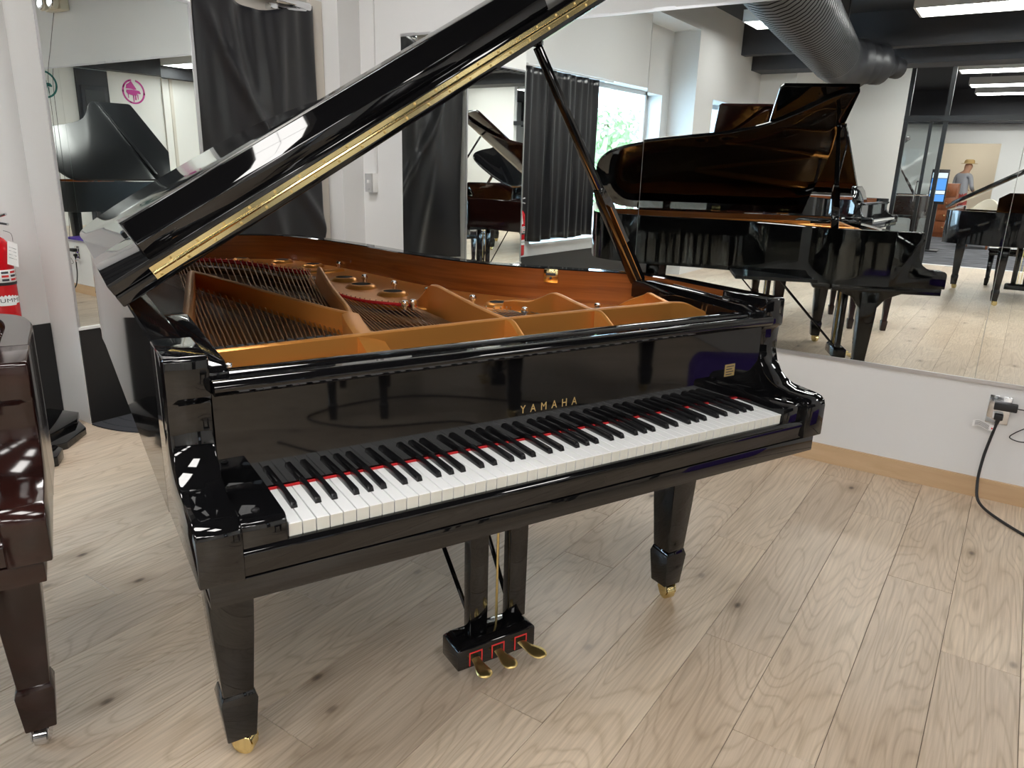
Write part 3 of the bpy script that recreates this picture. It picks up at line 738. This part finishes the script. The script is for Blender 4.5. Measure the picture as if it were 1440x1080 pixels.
for x, y, r in ((-.054, 2.045, .036), (.022, 1.872, .036), (.015, 1.480, .040), (.014, 1.306, .043), (.056, 1.130, .041), (.276, .822, .036), (-.20, 2.14, .03)):
    r *= .74
    g = MB().lathe([(r*1.75, .891), (r*1.55, .899), (r*1.30, .904), (r*1.05, .905), (r*.97, .900), (r*.95, .893)], 28, (x, y, 0))
    ro = g.build('rosette', 'bronze_plate', plate, smooth=60)
    MB().lathe([(r*1.02, .8922), (r*1.02, .9046), (0, .9046)], 24, (x, y, 0)).build('rosette_hole_shade', 'dark_felt', ro)  # dark disc put in for the shade inside the hole
for x, y in ((.060, 1.395), (.102, 1.225), (.143, 1.05), (.010, .868), (.212, .87), (.250, .63), (.490, .60), (-.02, .86), (.10, 1.78), (.59, .52)):
    MB().lathe([(.007, .890), (.007, .906), (.0105, .907), (.0115, .914), (.009, .922), (0, .9245)], 14, (x, y, 0)).build('plate_bolt', 'chrome', plate)

# --- strings, pins, felts
def strings(name, a0, a1, b0f, n, r, m, za=.9, zb=.897):
    mb = MB()
    for i in range(n):
        t = i/(n-1)
        a = (a0[0]+(a1[0]-a0[0])*t, a0[1]+(a1[1]-a0[1])*t); b = b0f(t)
        mb.tube([(a[0], a[1], za), (b[0], b[1], zb)], r, 5)
    o = mb.build(name, m, main, smooth=80); o['kind'] = 'stuff'
    return o
cb = crom([(-.455, 2.165), (-.36, 2.165), (-.22, 2.01), (-.13, 1.77), (-.062, 1.655)], 10)
ct = crom([(-.128, 1.20), (-.09, 1.03), (.005, .905), (.02, .885)], 10)
cv = crom([(.06, .85), (.10, .82), (.26, .72)], 10)
cw = crom([(.30, .70), (.44, .60), (.53, .54)], 10)
def along(c): return lambda t: c[min(len(c)-1, int(round(t*(len(c)-1))))] if False else (lambda s_: (c[int(s_)][0]*(1-s_+int(s_)) + c[min(int(s_)+1, len(c)-1)][0]*(s_-int(s_)), c[int(s_)][1]*(1-s_+int(s_)) + c[min(int(s_)+1, len(c)-1)][1]*(s_-int(s_))))(t*(len(c)-1))
strings('bass_strings', (-.655, .30), (-.375, .322), along(cb), 30, .0021, 'copper_wire', .912, .906)
strings('tenor_strings', (-.275, .325), (.0, .34), along(ct), 26, .0016, 'copper_wire')
strings('tenor_strings', (-.36, .335), (-.285, .34), along(crom([(-.60, 1.95), (-.40, 1.75), (-.18, 1.30)], 8)), 34, .0012, 'steel_wire', .893, .888)
strings('treble_strings', (.035, .34), (.27, .345), along(cv), 24, .0014, 'steel_wire')
strings('treble_strings', (.30, .345), (.535, .35), along(cw), 24, .0014, 'steel_wire')
def pins(name, f, n, r, h, z, m):
    mb = MB()
    for i in range(n):
        x, y = f(i/(n-1)); mb.lathe([(r, z), (r, z+h), (0, z+h+r*.5)], 6, (x, y, 0))
    o = mb.build(name, m, main, smooth=40); o['kind'] = 'stuff'
pins('hitch_pins', lambda t: tuple(Vector(along(cb)(t)) + Vector((.012, .018))), 34, .0026, .018, .892, 'chrome')
pins('hitch_pins', lambda t: tuple(Vector(along(ct)(t)) + Vector((.006, .014))), 26, .0022, .013, .892, 'chrome')
pins('hitch_pins', lambda t: tuple(Vector(along(cv)(t)) + Vector((.006, .012))), 20, .0022, .013, .892, 'chrome')
pins('tuning_pins', lambda t: (-.66 + t*.30, .285+.012*t), 46, .0026, .020, .905, 'copper_wire')
pins('tuning_pins', lambda t: (-.66 + t*.30, .255+.012*t), 40, .0030, .028, .900, 'steel_wire')
pins('tuning_pins', lambda t: (-.27 + t*.27, .300+.014*t), 44, .0026, .016, .900, 'steel_wire')
pins('bridge_pins', lambda t: tuple(Vector(along(cb)(t)) + Vector((-.016, -.13))), 60, .002, .010, .895, 'steel_wire')
MB().tube([(p[0]+.004, p[1]+.006, .902) for p in cb], .006, 8, flat=.8).build('string_felt', 'red_felt', main)
MB().tube([(p[0]-.006, p[1]-.03, .900) for p in cb[6:]], .0055, 8, flat=.8).build('string_felt', 'red_felt', main)
MB().tube([(p[0], p[1]-.012, .901) for p in ct], .006, 8, flat=.8).build('string_felt', 'red_felt', main)
MB().tube([(.31, .300, .905), (.53, .312, .905)], .008, 8, flat=.7).build('string_felt', 'red_felt', main)
MB().tube([(.06, .300, .898), (.28, .306, .898)], .008, 8, flat=.7).build('string_felt', 'red_felt', main)
MB().box(.04, .275, .310, .335, .895, .907).box(.305, .53, .318, .342, .895, .909).build('agraffe_bar', 'dark_felt', main, smooth=0)
MB().tube([(p[0]-.016, p[1]-.13, .878) for p in cb], .016, 8, flat=1.0).build('bass_bridge', 'soundboard_wood', main)
MB().tube([(p[0]-.03, p[1]-.10, .876) for p in crom([(-.46, 1.80), (-.30, 1.48), (-.17, 1.22), (-.10, 1.02), (.02, .86), (.18, .74), (.42, .58)], 6)], .014, 8).build('long_bridge', 'soundboard_wood', main)
dm = None
for i in range(13):
    x = -.636 + i*.0215
    if dm is None:
        o = MB().box(-.0075, .0075, 0, .034, .913, .934).build('damper', 'dark_felt', main, bevel=.001, seg=1); dm = o.data
    else: o = place('damper', dm, main)
    o.location = (x, .425 + .004*i*.3, 0)
# music-desk slides inside both cheeks, lid lock, screws
for s in (-1, 1):
    MB().prism([(.165, .925), (.165, .960), (.20, .972), (.56, .986), (.62, .980), (.64, .965), (.64, .925)], s*.7015, s*.652, 'x').build('desk_slide', 'black_polish', main, bevel=.003)
MB().tube([(.665, .22, .9775), (.665, .47, .987)], .0025, 6).build('slide_rail', 'chrome', main)
MB().lathe([(.006, 0), (.006, .006), (.0, .008)], 10, (-.652, .168, .966)).build('slide_screw', 'chrome', main)
ip_ = min(INN, key=lambda q: hypot(q[0]-.515, q[1]-.86))
lk = MB().box(-.024, .024, -.004, .003, -.036, .008).build('lock_plate', 'brass', main, bevel=.003)
lk.location = (ip_[0], ip_[1]-.002, .985); lk.rotation_euler = (0, 0, radians(-48))
MB().box(-.016, .016, -.005, -.0035, -.012, -.004).build('lock_slot', 'print_dark', lk, smooth=0)
MB().lathe([(.004, -.006), (.0, -.007)], 10, (0, 0, -.02), 'y').build('lock_screw', 'print_dark', lk)
# bumpers on lid top, spine hinges
for r, y in ((.10, 1.30), (.55, 1.30), (1.0, 1.20)):
    MB().lathe([(.014, 0), (.014, .014), (.010, .018), (0, .018)], 14).build('lid_bumper', 'rubber', main).matrix_local = Matrix.Translation(LM(r, y, .027)) @ Matrix.Rotation(-radians(31), 4, 'Y')
for y in (.72, 1.25, 1.95):
    MB().lathe([(.006, -.035), (.006, .035)], 10, (-.763, y, 1.004), 'y').build('spine_hinge', 'brass', main)
# soundboard emblem is only seen mirrored in the lid: leave the board plain
# ================================================================== THE OTHER PIANOS
mah, *_ = grand('grand_piano', 'mahogany grand piano near the red fire extinguisher, lid propped open', (-1.414, .938, 0), radians(-25), L=1.8, m='mahogany', lid=36, fold=True, wheel='chrome', inner='mahogany_x', desk=True)
mah.scale = (.955, .955, .955)
grand('grand_piano', 'satin black baby grand with unfolded lid, mirrored in the white pillar', (-.03, -2.96, 0), radians(-90), L=1.65, m='black_satin', lid=37, fold=False)
grand('grand_piano', 'black polished grand facing the dark carpet, in front of the hall opening', (-5.22, -.69, 0), radians(-90), L=2.05, lid=31, desk=True)
grand('grand_piano', 'black polished grand with music desk before the plain white wall', (-5.95, 1.02, 0), radians(4), L=1.6, lid=38, desk=True)
grand('grand_piano', 'brown grand piano on the carpet behind the glass door', (-9.9, 1.55, 0), radians(-75), L=1.7, m='mahogany_x', lid=38, inner='mahogany_x')

def bench(name, label, loc, rz, m, w=.76, d=.35, h=.48):
    t = thing(name, label, 'bench', loc, rz)
    MB().box(-w/2, w/2, -d/2, d/2, h-.09, h-.04).build('apron', m, t, bevel=.004)
    MB().box(-w/2-.012, w/2+.012, -d/2-.012, d/2+.012, h-.04, h).build('seat', m, t, bevel=.006)
    for sx in (-1, 1):
        for sy in (-1, 1):
            x, y = sx*(w/2-.035), sy*(d/2-.035)
            MB().loft([[(x-a, y-a, z), (x+a, y-a, z), (x+a, y+a, z), (x-a, y+a, z)] for a, z in ((.020, 0), (.026, .085), (.019, .095), (.030, h-.09))]).build('leg', m, t, bevel=.002)
    return t
bench('piano_bench', 'mahogany bench in front of the mahogany grand', (-1.58, .50, 0), radians(-25), 'mahogany')
bench('piano_bench', 'black bench in front of the satin baby grand', (-.52, -2.72, 0), radians(90), 'black_satin')
bench('piano_bench', 'black bench between the polished grand and the dark carpet', (-5.62, -.70, 0), radians(90), 'black_polish')
# purple padded covers stored under the baby grand
t = thing('cover_bag', 'purple padded cover bag on the floor before the satin baby grand', 'bag', (1.56, -1.95, 0), radians(14))
b = MB(); b.loft([[(-.30+a, -.13+a, z), (.30-a, -.13+a, z), (.30-a, .13-a, z), (-.30+a, .13-a, z)] for a, z in ((.02, 0), (0, .04), (.0, .36), (.04, .42))])
b.build('bag', 'purple_cloth', t, bevel=.03, seg=3)
MB().tube(crom([(-.12, -.135, .26), (-.08, -.155, .34), (.08, -.155, .34), (.12, -.135, .26)], 5), .012, 8).build('handle', 'rubber', t)
tag(MB().tube(crom([(-.9, -2.0, .006), (-.5, -1.75, .006), (.1, -1.95, .006), (.05, -2.25, .006), (-.5, -2.2, .006), (-.8, -2.45, .006), (-.2, -2.8, .006), (.8, -2.5, .006), (2.2, -2.3, .006)], 8), .006, 7).build('floor_cable', 'rubber'),
    'black cable looping over the floor in front of the satin baby grand', 'cable')
# ================================================================== SMALL THINGS
# light switch and its raceway
xs = wx(2.885)
t = thing('light_switch', 'surface mounted light switch with raceway on the pale wall by the door', 'switch', (xs+.005, 2.885, 1.178))
MB().box(-.045, 0, -.036, .036, -.060, .060).build('back_box', 'plastic_white', t, bevel=.004)
MB().box(-.049, -.045, -.034, .034, -.058, .058).build('cover_plate', 'chrome', t, bevel=.001, seg=1)
MB().box(-.062, -.049, -.005, .005, -.002, .018).build('toggle', 'plastic_white', t, bevel=.002)
MB().lathe([(.003, -.051), (0, -.052)], 8, (0, 0, .04), 'x').build('screw', 'frame_silver', t); MB().lathe([(.003, -.051), (0, -.052)], 8, (0, 0, -.04), 'x').build('screw', 'frame_silver', t)
MB().box(-.012, .0, -.038, -.018, .060, CEIL-1.18).build('raceway', 'wall_paint', t, bevel=.002)

# power outlet with plugs
t = thing('power_outlet', 'steel duplex power outlet on the wall under the mirrors', 'outlet', (XD+.005, -.708, .395))
MB().box(-.007, 0, -.040, .040, -.060, .060).build('cover_plate', 'chrome', t, bevel=.003)
for dz in (.022, -.022): MB().box(-.009, -.006, -.018, .018, dz-.015, dz+.015).build('socket', 'plastic_white', t, bevel=.002)
t = thing('plug_adapter', 'small black plug adapter with a thin looping wire in the steel outlet', 'adapter', (XD-.004, -.72, .417))
MB().box(-.040, 0, -.050, .032, -.014, .016).build('adapter_body', 'rubber', t, bevel=.004)
MB().tube(crom([(-.02, -.048, 0), (-.02, -.085, -.004), (-.02, -.115, -.03), (-.02, -.105, -.06), (-.018, -.06, -.10), (-.018, -.045, -.125), (-.018, -.085, -.135), (-.018, -.125, -.12), (-.018, -.095, -.085), (-.018, -.11, -.05), (-.018, -.16, -.03), (-.018, -.24, -.02)], 5), .0022, 6).build('wire', 'rubber', t)
t = thing('extension_cord', 'black power cord with a white tag running from the outlet to the floor', 'cord', (XD-.004, -.712, .372))
MB().loft([[(-.030, -.016, -.014), (-.030, .016, -.014), (0, .016, -.014), (0, -.016, -.014)], [(-.030, -.016, .010), (-.030, .016, .010), (0, .016, .010), (0, -.016, .010)]]).build('plug', 'rubber', t, bevel=.004)
MB().tube([(-.018, 0, -.012), (-.018, .002, -.034)], [.010, .006], 8).build('strain_relief', 'rubber', t)
o0 = Vector((XD-.004, -.712, .372))
cp = [(2.268, -.710, .340), (2.262, -.700, .27), (2.252, -.690, .18), (2.225, -.690, .08), (2.16, -.712, .022), (2.05, -.80, .007), (1.90, -.95, .006), (1.75, -1.15, .006), (1.5, -1.6, .006)]
MB().tube([tuple(Vector(p)-o0) for p in crom(cp, 7)], .0058, 8).build('cable', 'rubber', t)
tg = MB(); pts = crom([(-.02, .008, -.055), (-.028, .03, -.050), (-.024, .06, -.040), (-.030, .085, -.044)], 5)
tg.loft([[(p[0], p[1], p[2]-.012), (p[0]-.0006, p[1], p[2]-.012), (p[0]-.0006, p[1], p[2]+.014), (p[0], p[1], p[2]+.014)] for p in pts])
tgo = tg.build('tag', 'paper_white', t, smooth=60)
for k in range(5):
    MB().loft([[(p[0]-.0008, p[1], p[2]-.008+k*.0042), (p[0]-.0012, p[1], p[2]-.008+k*.0042), (p[0]-.0012, p[1], p[2]-.0065+k*.0042), (p[0]-.0008, p[1], p[2]-.0065+k*.0042)] for p in pts[4:-2]]).build('print_line', 'print_dark', tgo, smooth=0)
MB().lathe([(.004, -.0012), (0, -.0014)], 8, (pts[2][0], pts[2][1], pts[2][2]), 'x').build('print_mark', 'red_line', tgo)

# emergency light above the mirrors
t = thing('emergency_light', 'cream emergency light with two round lamp heads above the mirrors', 'light', (XD+.005, -.40, 2.52))
MB().box(-.075, 0, -.15, .12, -.055, .075).build('housing', 'plastic_cream', t, bevel=.008)
for y in (-.075, .095):
    h = MB().lathe([(.02, -.07), (.05, -.085), (.06, -.12), (.055, -.13), (.0, -.126)], 20, (-.01, y, -.005), 'x').build('lamp_head', 'plastic_cream', t)
    MB().lathe([(.050, -.131), (.045, -.137), (0, -.139)], 20, (-.01, y, -.005), 'x').build('lens', 'chrome', h)
tag(MB().tube(crom([(2.268, -.50, 2.462), (2.270, -.64, 2.20), (2.270, -.76, 1.95), (2.272, -.78, 1.6), (2.270, -.79, 1.2), (2.272, -.81, .8), (2.270, -.86, .52), (2.272, -.93, .40)], 6), .0022, 6).build('hanging_wire', 'rubber'), 'thin dark wire hanging down the mirror from the emergency light', 'wire')

# fire extinguisher on the window wall
ex, ey = .236, 3.235
t = thing('fire_extinguisher', 'red fire extinguisher with white label and tag on the wall', 'extinguisher', (ex, ey, .52))
MB().lathe([(.0, 0), (.048, .0), (.056, .006), (.057, .014), (.057, .345), (.053, .375), (.035, .40), (.020, .41), (.018, .43), (0, .43)], 30).build('cylinder', 'red_paint', t, smooth=45)
MB().lathe([(.0575, .205), (.0582, .206), (.0582, .262), (.0575, .263)], 30).build('instruction_label', 'paper_white', t, smooth=45)
MB().lathe([(.0578, .192), (.0592, .193), (.0592, .204), (.0578, .205)], 30).build('strap', 'rubber', t, smooth=45)
band = MB(); R_ = .0580
seg_ = [(-2.75 + i*.085) for i in range(26)]
up_ = [.135 + (.012*(1 if i % 3 else .4)*sin(pi*i/25)) for i in range(26)]; dn_ = [.108 - (.010 if 4 < i < 20 else .002) for i in range(26)]
band.add([(R_*cos(a), R_*sin(a), u) for a, u in zip(seg_, up_)] + [(R_*cos(a), R_*sin(a), d) for a, d in zip(seg_, dn_)], [(i, i+1, 27+i, 26+i) for i in range(25)])
bd = band.build('maker_label', 'paper_white', t, smooth=180)
tx = text_mesh('lettering', 'SUMMIT', .026, 'print_dark', bd, 0.0, 1.35, 1.05)
for v in tx.data.vertices:                                              # wrap the word round the cylinder
    a = -1.45 + v.co.x/R_; v.co = (cos(a)*(R_+.0005), sin(a)*(R_+.0005), .121 + v.co.y)
for k in range(3):                                                      # pictogram boxes of the instruction label
    for a0 in (-1.9, -1.25, -.6):
        MB().loft([[((R_+.0004+e)*cos(a0+.5*j/4), (R_+.0004+e)*sin(a0+.5*j/4), z) for e, z in ((0, .212+k*.017), (.0004, .212+k*.017), (.0004, .222+k*.017), (0, .222+k*.017))] for j in range(5)]).build('pictogram', 'print_dark' if (k+int(a0*10)) % 2 else 'red_line', t, smooth=60)
MB().tube([(0, 0, .43), (0, 0, .47)], .013, 10).build('valve', 'chrome', t)
MB().tube([(0, .01, .455), (.01, -.03, .475), (.03, -.085, .47)], [.008, .007, .006], 8).build('lever', 'chrome', t)
MB().tube([(0, .01, .47), (.01, -.03, .50), (.03, -.08, .515)], [.008, .007, .006], 8).build('carry_handle', 'chrome', t)
MB().box(-.025, .025, .056, .075, .30, .46).build('bracket', 'chrome', t)
tg = MB().loft([[(.030, -.052, .395), (.074, -.040, .375), (.074, -.0392, .375), (.030, -.0512, .395)], [(.012, -.060, .290), (.060, -.052, .270), (.060, -.0512, .270), (.012, -.0592, .290)]]).build('inspection_tag', 'paper_white', t, smooth=0)
for k in range(4):
    f_ = .25+.15*k
    p0 = Vector((.030, -.0525, .395)).lerp(Vector((.012, -.0605, .290)), f_); p1 = Vector((.074, -.0405, .375)).lerp(Vector((.060, -.0525, .270)), f_)
    MB().tube([p0.lerp(p1, .15), p0.lerp(p1, .85)], .0008, 4).build('print_line', 'print_dark', tg)
MB().tube(crom([(.02, -.05, .44), (.05, -.05, .425), (.055, -.046, .388)], 4), .001, 5).build('tag_tie', 'rubber', t)

# door mat, black boards on the floor
cxm, cym = 1.0, 3.028
poly = [(cxm + .55*cos(a), cym - .55*sin(a)) for a in [pi*i/36 for i in range(37)]]
dmz = thing('door_mat', 'half round charcoal ribbed door mat at the foot of the pillar', 'mat', (cxm, cym-.2, 0))
MB().loft([[(p[0]-cxm, p[1]-cym+.2, z) for p in poly] for z in (0.0005, .008)]).build('mat_base', 'mat_rubber', dmz, smooth=0)
for rr in (.50, .42, .33, .24, .15):
    MB().tube([(rr*cos(a), .2-.012-rr*.96*sin(a), .008) for a in [pi*i/30 for i in range(31)]], .006, 6, flat=.6).build('rib', 'mat_rubber', dmz)
def board(name, label, pts, z, h, knobs):
    cx_ = sum(p[0] for p in pts)/len(pts); cy_ = sum(p[1] for p in pts)/len(pts)
    t = thing(name, label, 'board', (cx_, cy_, z))
    MB().loft([[(p[0]-cx_, p[1]-cy_, q) for p in pts] for q in (0, h)]).build('panel', 'black_polish', t, bevel=.003)
    for kx, ky in knobs: MB().lathe([(.018, h), (.018, h+.006), (.010, h+.010), (0, h+.010)], 14, (kx-cx_, ky-cy_, 0)).build('knob', 'rubber', t)
board('lacquered_board', 'black lacquered board lying on the floor, lowest of its stack', [(-.10, 2.80), (.22, 2.79), (.37, 2.92), (.40, 3.05), (.33, 3.20), (-.10, 3.22)], .0, .035, [])
board('lacquered_board', 'black lacquered board on top of the stack by the kick panel', [(-.12, 2.86), (.16, 2.85), (.36, 2.98), (.42, 3.08), (.36, 3.25), (-.12, 3.26)], .036, .030, [(.22, 3.08)])
board('lacquered_board', 'smaller black lacquered board with two knobs beside the stack', [(-.20, 2.62), (.10, 2.62), (.16, 2.70), (.16, 2.775), (-.20, 2.775)], .0, .045, [(-.0, 2.70), (.06, 2.71)])

# round piano emblems on the long white wall
def emblem(label, x, z, r, m):
    t = thing('wall_emblem', label, 'emblem', (x, YF, z))
    ring = MB(); n = 48
    for i in range(n):
        a0, a1 = 2*pi*i/n, 2*pi*(i+1)/n
        if 1.35 < a0 < 1.75: continue
        ro, ri = r, r*.865
        ring.loft([[(ri*cos(a), 0, ri*sin(a)), (ro*cos(a), 0, ro*sin(a)), (ro*cos(a), .006, ro*sin(a)), (ri*cos(a), .006, ri*sin(a))] for a in (a0, a1)])
    ring.build('ring', m, t, smooth=40)
    s = r/1.0
    Q = lambda pts: [(p[0]*s, p[1]*s) for p in pts]
    MB().prism(Q([(-.62, -.08), (-.50, .10), (-.30, .13), (.20, .15), (.62, .12), (.66, -.06), (.52, -.22), (.10, -.30), (-.22, -.30), (-.30, -.12), (-.58, -.16)]), 0, .006, 'y').build('body', m, t, smooth=0)
    MB().prism(Q([(-.28, .20), (.0, .62), (.16, .86), (.32, .70), (.58, .55), (.66, .22), (.20, .22), (-.05, .16)]), 0, .006, 'y').build('lid', m, t, smooth=0)
    for x0, w_, z0 in ((-.34, .07, -.62), (.05, .10, -.84), (.50, .06, -.55)):
        MB().prism(Q([(x0-w_/2, -.2), (x0+w_/2, -.2), (x0+w_/3, z0), (x0-w_/3, z0)]), 0, .006, 'y').build('leg', m, t, smooth=0)
    MB().prism(Q([(-.16, -.28), (-.10, -.28), (-.06, -.66), (-.20, -.66)]), 0, .006, 'y').build('pedal', m, t, smooth=0)
emblem('magenta round grand piano emblem on the long white wall', -2.64, 2.475, .225, 'logo_magenta')
emblem('dark green round grand piano emblem on the long white wall', -1.00, 2.455, .235, 'logo_green')
# grey glazed door between the emblems
d3 = struct(MB().box(-2.13, -1.55, YF, YF+.05, 0, 2.78), 'door_3', 'beam_grey', 'grey door with glass panel between the emblems', smooth=0)
MB().box(-2.08, -1.60, YF+.05, YF+.09, 0, 2.50).build('stile', 'beam_grey', d3, bevel=.005)
MB().box(-2.02, -1.66, YF+.09, YF+.096, 1.0, 2.42).build('pane', 'frame_black', d3, smooth=0)  # dark reflection in the upper glass put in as plain black
MB().box(-2.02, -1.66, YF+.096, YF+.098, 1.0, 1.82).build('daylight_glow', 'pale_glow', d3, smooth=0)  # daylight behind the lower glass put in as a glowing sheet
struct(MB().box(-3.30, -3.22, YF, YF+.03, 0, 2.80), 'trim_8', 'door_paint', 'beige batten on the long white wall', smooth=0)
struct(MB().box(-3.96, -3.90, YF, YF+.03, 0, 2.80), 'trim_9', 'door_paint', 'second beige batten on the long white wall', smooth=0)

# ---- things in the hall
t = thing('display_stand', 'upright display stand with a blue poster screen in the hall', 'display', (-10.0, .80, 0))
MB().box(-.15, .15, -.18, .18, 0, .03).build('foot', 'screen_body', t, bevel=.005); MB().box(-.03, .03, -.04, .04, .03, .85).build('column', 'screen_body', t)
MB().box(-.02, .03, -.14, .14, .85, 1.46).build('screen_frame', 'screen_body', t, bevel=.004)
for z0, z1, mm in ((.90, 1.02, 'screen_blue'), (1.03, 1.09, 'pale_glow'), (1.10, 1.30, 'screen_blue'), (1.31, 1.40, 'pale_glow')):
    MB().box(.03, .033, -.12, .12, z0, z1).build('screen_panel', mm, t, smooth=0)
t = thing('wood_cabinet', 'red brown wooden chest beside the hall opening', 'cabinet', (-14.3, .93, 0))
MB().box(-.22, .22, -.16, .22, .0, 1.20).build('carcass', 'oak_cabinet', t, bevel=.008)
for k in range(4):
    d_ = MB().box(.22, .24, -.14, .20, .10+.27*k, .34+.27*k).build('drawer', 'oak_cabinet', t, bevel=.004)
    MB().lathe([(.012, .24), (.016, .25), (0, .26)], 10, (0, .03, .22+.27*k), 'x').build('knob', 'brass', d_)
t = thing('armchair', 'cream upholstered tub chair in the hall', 'chair', (-11.6, .10, 0), radians(100))
MB().box(-.30, .30, -.28, .26, .22, .42).build('seat', 'cream_leather', t, bevel=.04, seg=3)
bk_ = MB(); rg = []
for a in [radians(-200 + i*11) for i in range(21)]:
    z1 = .62 + .28*max(0, -sin(a + radians(0)))*0 + .26*max(0, sin(-a*1.0 + pi))*0
    hh = .60 + .34*math.exp(-((a + radians(90))**2)/.9)
    rg.append([(.30*cos(a), -.30*sin(a), .20), (.36*cos(a), -.36*sin(a), .20), (.37*cos(a), -.37*sin(a), hh), (.31*cos(a), -.31*sin(a), hh)])
bk_.loft(rg).build('backrest', 'cream_leather', t, smooth=60, bevel=.01)
for sx in (-1, 1):
    for sy in (-1, 1): MB().frustum((sx*.22, sy*.20, 0), (.03, .03), (sx*.22, sy*.20, .22), (.045, .045)).build('leg', 'oak_cabinet', t)
t = thing('pendant_lamp', 'warm glowing ceiling lamp in the back room', 'lamp', (-17.0, .25, 2.35))
MB().lathe([(.0, -.09), (.08, -.06), (.10, 0), (.06, .06), (.0, .08)], 18).build('globe', 'lamp_warm', t)
MB().tube([(0, 0, .07), (0, 0, CEIL-2.35)], .008, 8).build('stem', 'brass', t)
for px_ in (-9.0, -8.6):
    pass

# ---- the person in the far doorway
def skin_body(name, joints, edges, parent):
    me = bpy.data.meshes.new(name); me.from_pydata([j[:3] for j in joints], edges, [])
    o = bpy.data.objects.new(name, me); COL.objects.link(o)
    s = o.modifiers.new('skin', 'SKIN'); s.use_smooth_shade = True
    for i, j in enumerate(joints):
        v = me.skin_vertices[0].data[i]; v.radius = (j[3], j[4] if len(j) > 4 else j[3]); v.use_root = (i == 0)
    u = o.modifiers.new('sub', 'SUBSURF'); u.levels = 2; u.render_levels = 2
    dg = bpy.context.evaluated_depsgraph_get()
    me2 = bpy.data.meshes.new_from_object(o.evaluated_get(dg)); bpy.data.objects.remove(o)
    me2.name = name
    for f_ in me2.polygons: f_.use_smooth = True
    return place(name, me2, parent)
t = thing('person', 'person in a straw hat, grey shirt and red shorts standing in the far doorway', 'person', (-15.45, .80, 0), radians(-60))
J = [(0, 0, .92, .150, .115), (0, .02, 1.10, .145, .110), (0, .03, 1.28, .165, .115), (0, .02, 1.40, .120, .090), (0, -.04, 1.47, .055), (0, -.09, 1.57, .092, .105), (0, -.10, 1.67, .088, .10),
     (-.17, .02, 1.37, .058), (-.23, .00, 1.12, .048), (-.16, -.18, 1.04, .038), (-.09, -.27, 1.06, .028), (.17, .02, 1.37, .058), (.23, .00, 1.12, .048), (.16, -.18, 1.04, .038), (.09, -.27, 1.06, .028),
     (-.09, .0, .84, .095), (-.10, -.01, .48, .062), (-.10, .02, .10, .042), (-.11, -.07, .045, .040), (-.11, -.17, .035, .032), (.09, .0, .84, .095), (.10, -.01, .48, .062), (.10, .02, .10, .042), (.11, -.07, .045, .040), (.11, -.17, .035, .032)]
Ed = [(0,1),(1,2),(2,3),(3,4),(4,5),(5,6),(3,7),(7,8),(8,9),(9,10),(3,11),(11,12),(12,13),(13,14),(0,15),(15,16),(16,17),(17,18),(18,19),(0,20),(20,21),(21,22),(22,23),(23,24)]
bo = skin_body('body', J, Ed, t)
for mm in ('skin', 'shirt_grey', 'shorts_red', 'rubber'): bo.data.materials.append(MAT[mm])
for p in bo.data.polygons:
    c = p.center
    if c.z < .10: p.material_index = 3
    elif .50 < c.z < .96 and hypot(c.x, c.y) < .24: p.material_index = 2
    elif .90 < c.z < 1.445 and not (c.y < -.10): p.material_index = 1
    else: p.material_index = 0
MB().lathe([(.175, 1.655), (.178, 1.662), (.112, 1.672), (.106, 1.725), (.075, 1.755), (0, 1.757)], 24, (0, -.10, 0)).build('hat', 'straw', t, smooth=50)
MB().lathe([(.0, 0), (.014, .003), (.0, .02)], 8, (0, -.205, 1.575), 'y').build('nose', 'skin', t)
for s in (-1, 1):
    for k in range(5):
        a = (-.3 + .15*k)
        MB().tube([(s*(.09-.008*k), -.27, 1.065), (s*(.075-.010*k), -.31, 1.07 - .006*k), (s*(.06-.010*k), -.325, 1.05 - .006*k)] if k else [(s*.085, -.265, 1.075), (s*.06, -.285, 1.095), (s*.045, -.30, 1.10)], [.009, .0085, .007], 6).build('finger', 'skin', bo)

# ---- outdoors: trees and ground beyond the windows
struct(MB().box(-30, 6, 5.25, 30, -.25, -.15).box(-7.5, 6, 3.65, 5.25, -.25, -.15), 'ground', 'asphalt', 'grey ground outside the windows', smooth=0)
def tree(x, y, h, w, seed, label):
    R0 = random.Random(seed); t = thing('tree', label, 'tree', (x, y, -.15))
    MB().tube(crom([(0, 0, 0), (.05, .02, h*.3), (-.03, .04, h*.6), (0, 0, h*.85)], 4), [.14]*5 + [.10]*4 + [.06]*4, 8).build('trunk', 'bark', t)
    lf = MB()
    for i in range(2600):
        u = R0.random()**.6; a = R0.uniform(0, 2*pi); e = R0.uniform(-1, 1)
        q = Vector((cos(a)*math.sqrt(1-e*e)*w*u, sin(a)*math.sqrt(1-e*e)*w*u, h*.62 + e*h*.40*u))
        d1_ = Vector((R0.uniform(-1,1), R0.uniform(-1,1), R0.uniform(-1,1))).normalized(); d2_ = d1_.orthogonal().normalized()
        s = R0.uniform(.05, .11)
        lf.add([q-d1_*s, q+d2_*s*.5, q+d1_*s, q-d2_*s*.5], [(0,1,2,3)])
    o = lf.build('foliage', 'leaf', t, smooth=0); o['kind'] = 'stuff'
tree(-8.3, 7.3, 2.75, 1.0, 3, 'round leafy tree seen through the tall window')
tree(-11.4, 8.2, 2.9, 1.2, 5, 'taller leafy tree behind the round one outside the tall window')
tree(-15.6, 7.2, 3.6, 1.4, 8, 'leafy tree outside the smaller window')
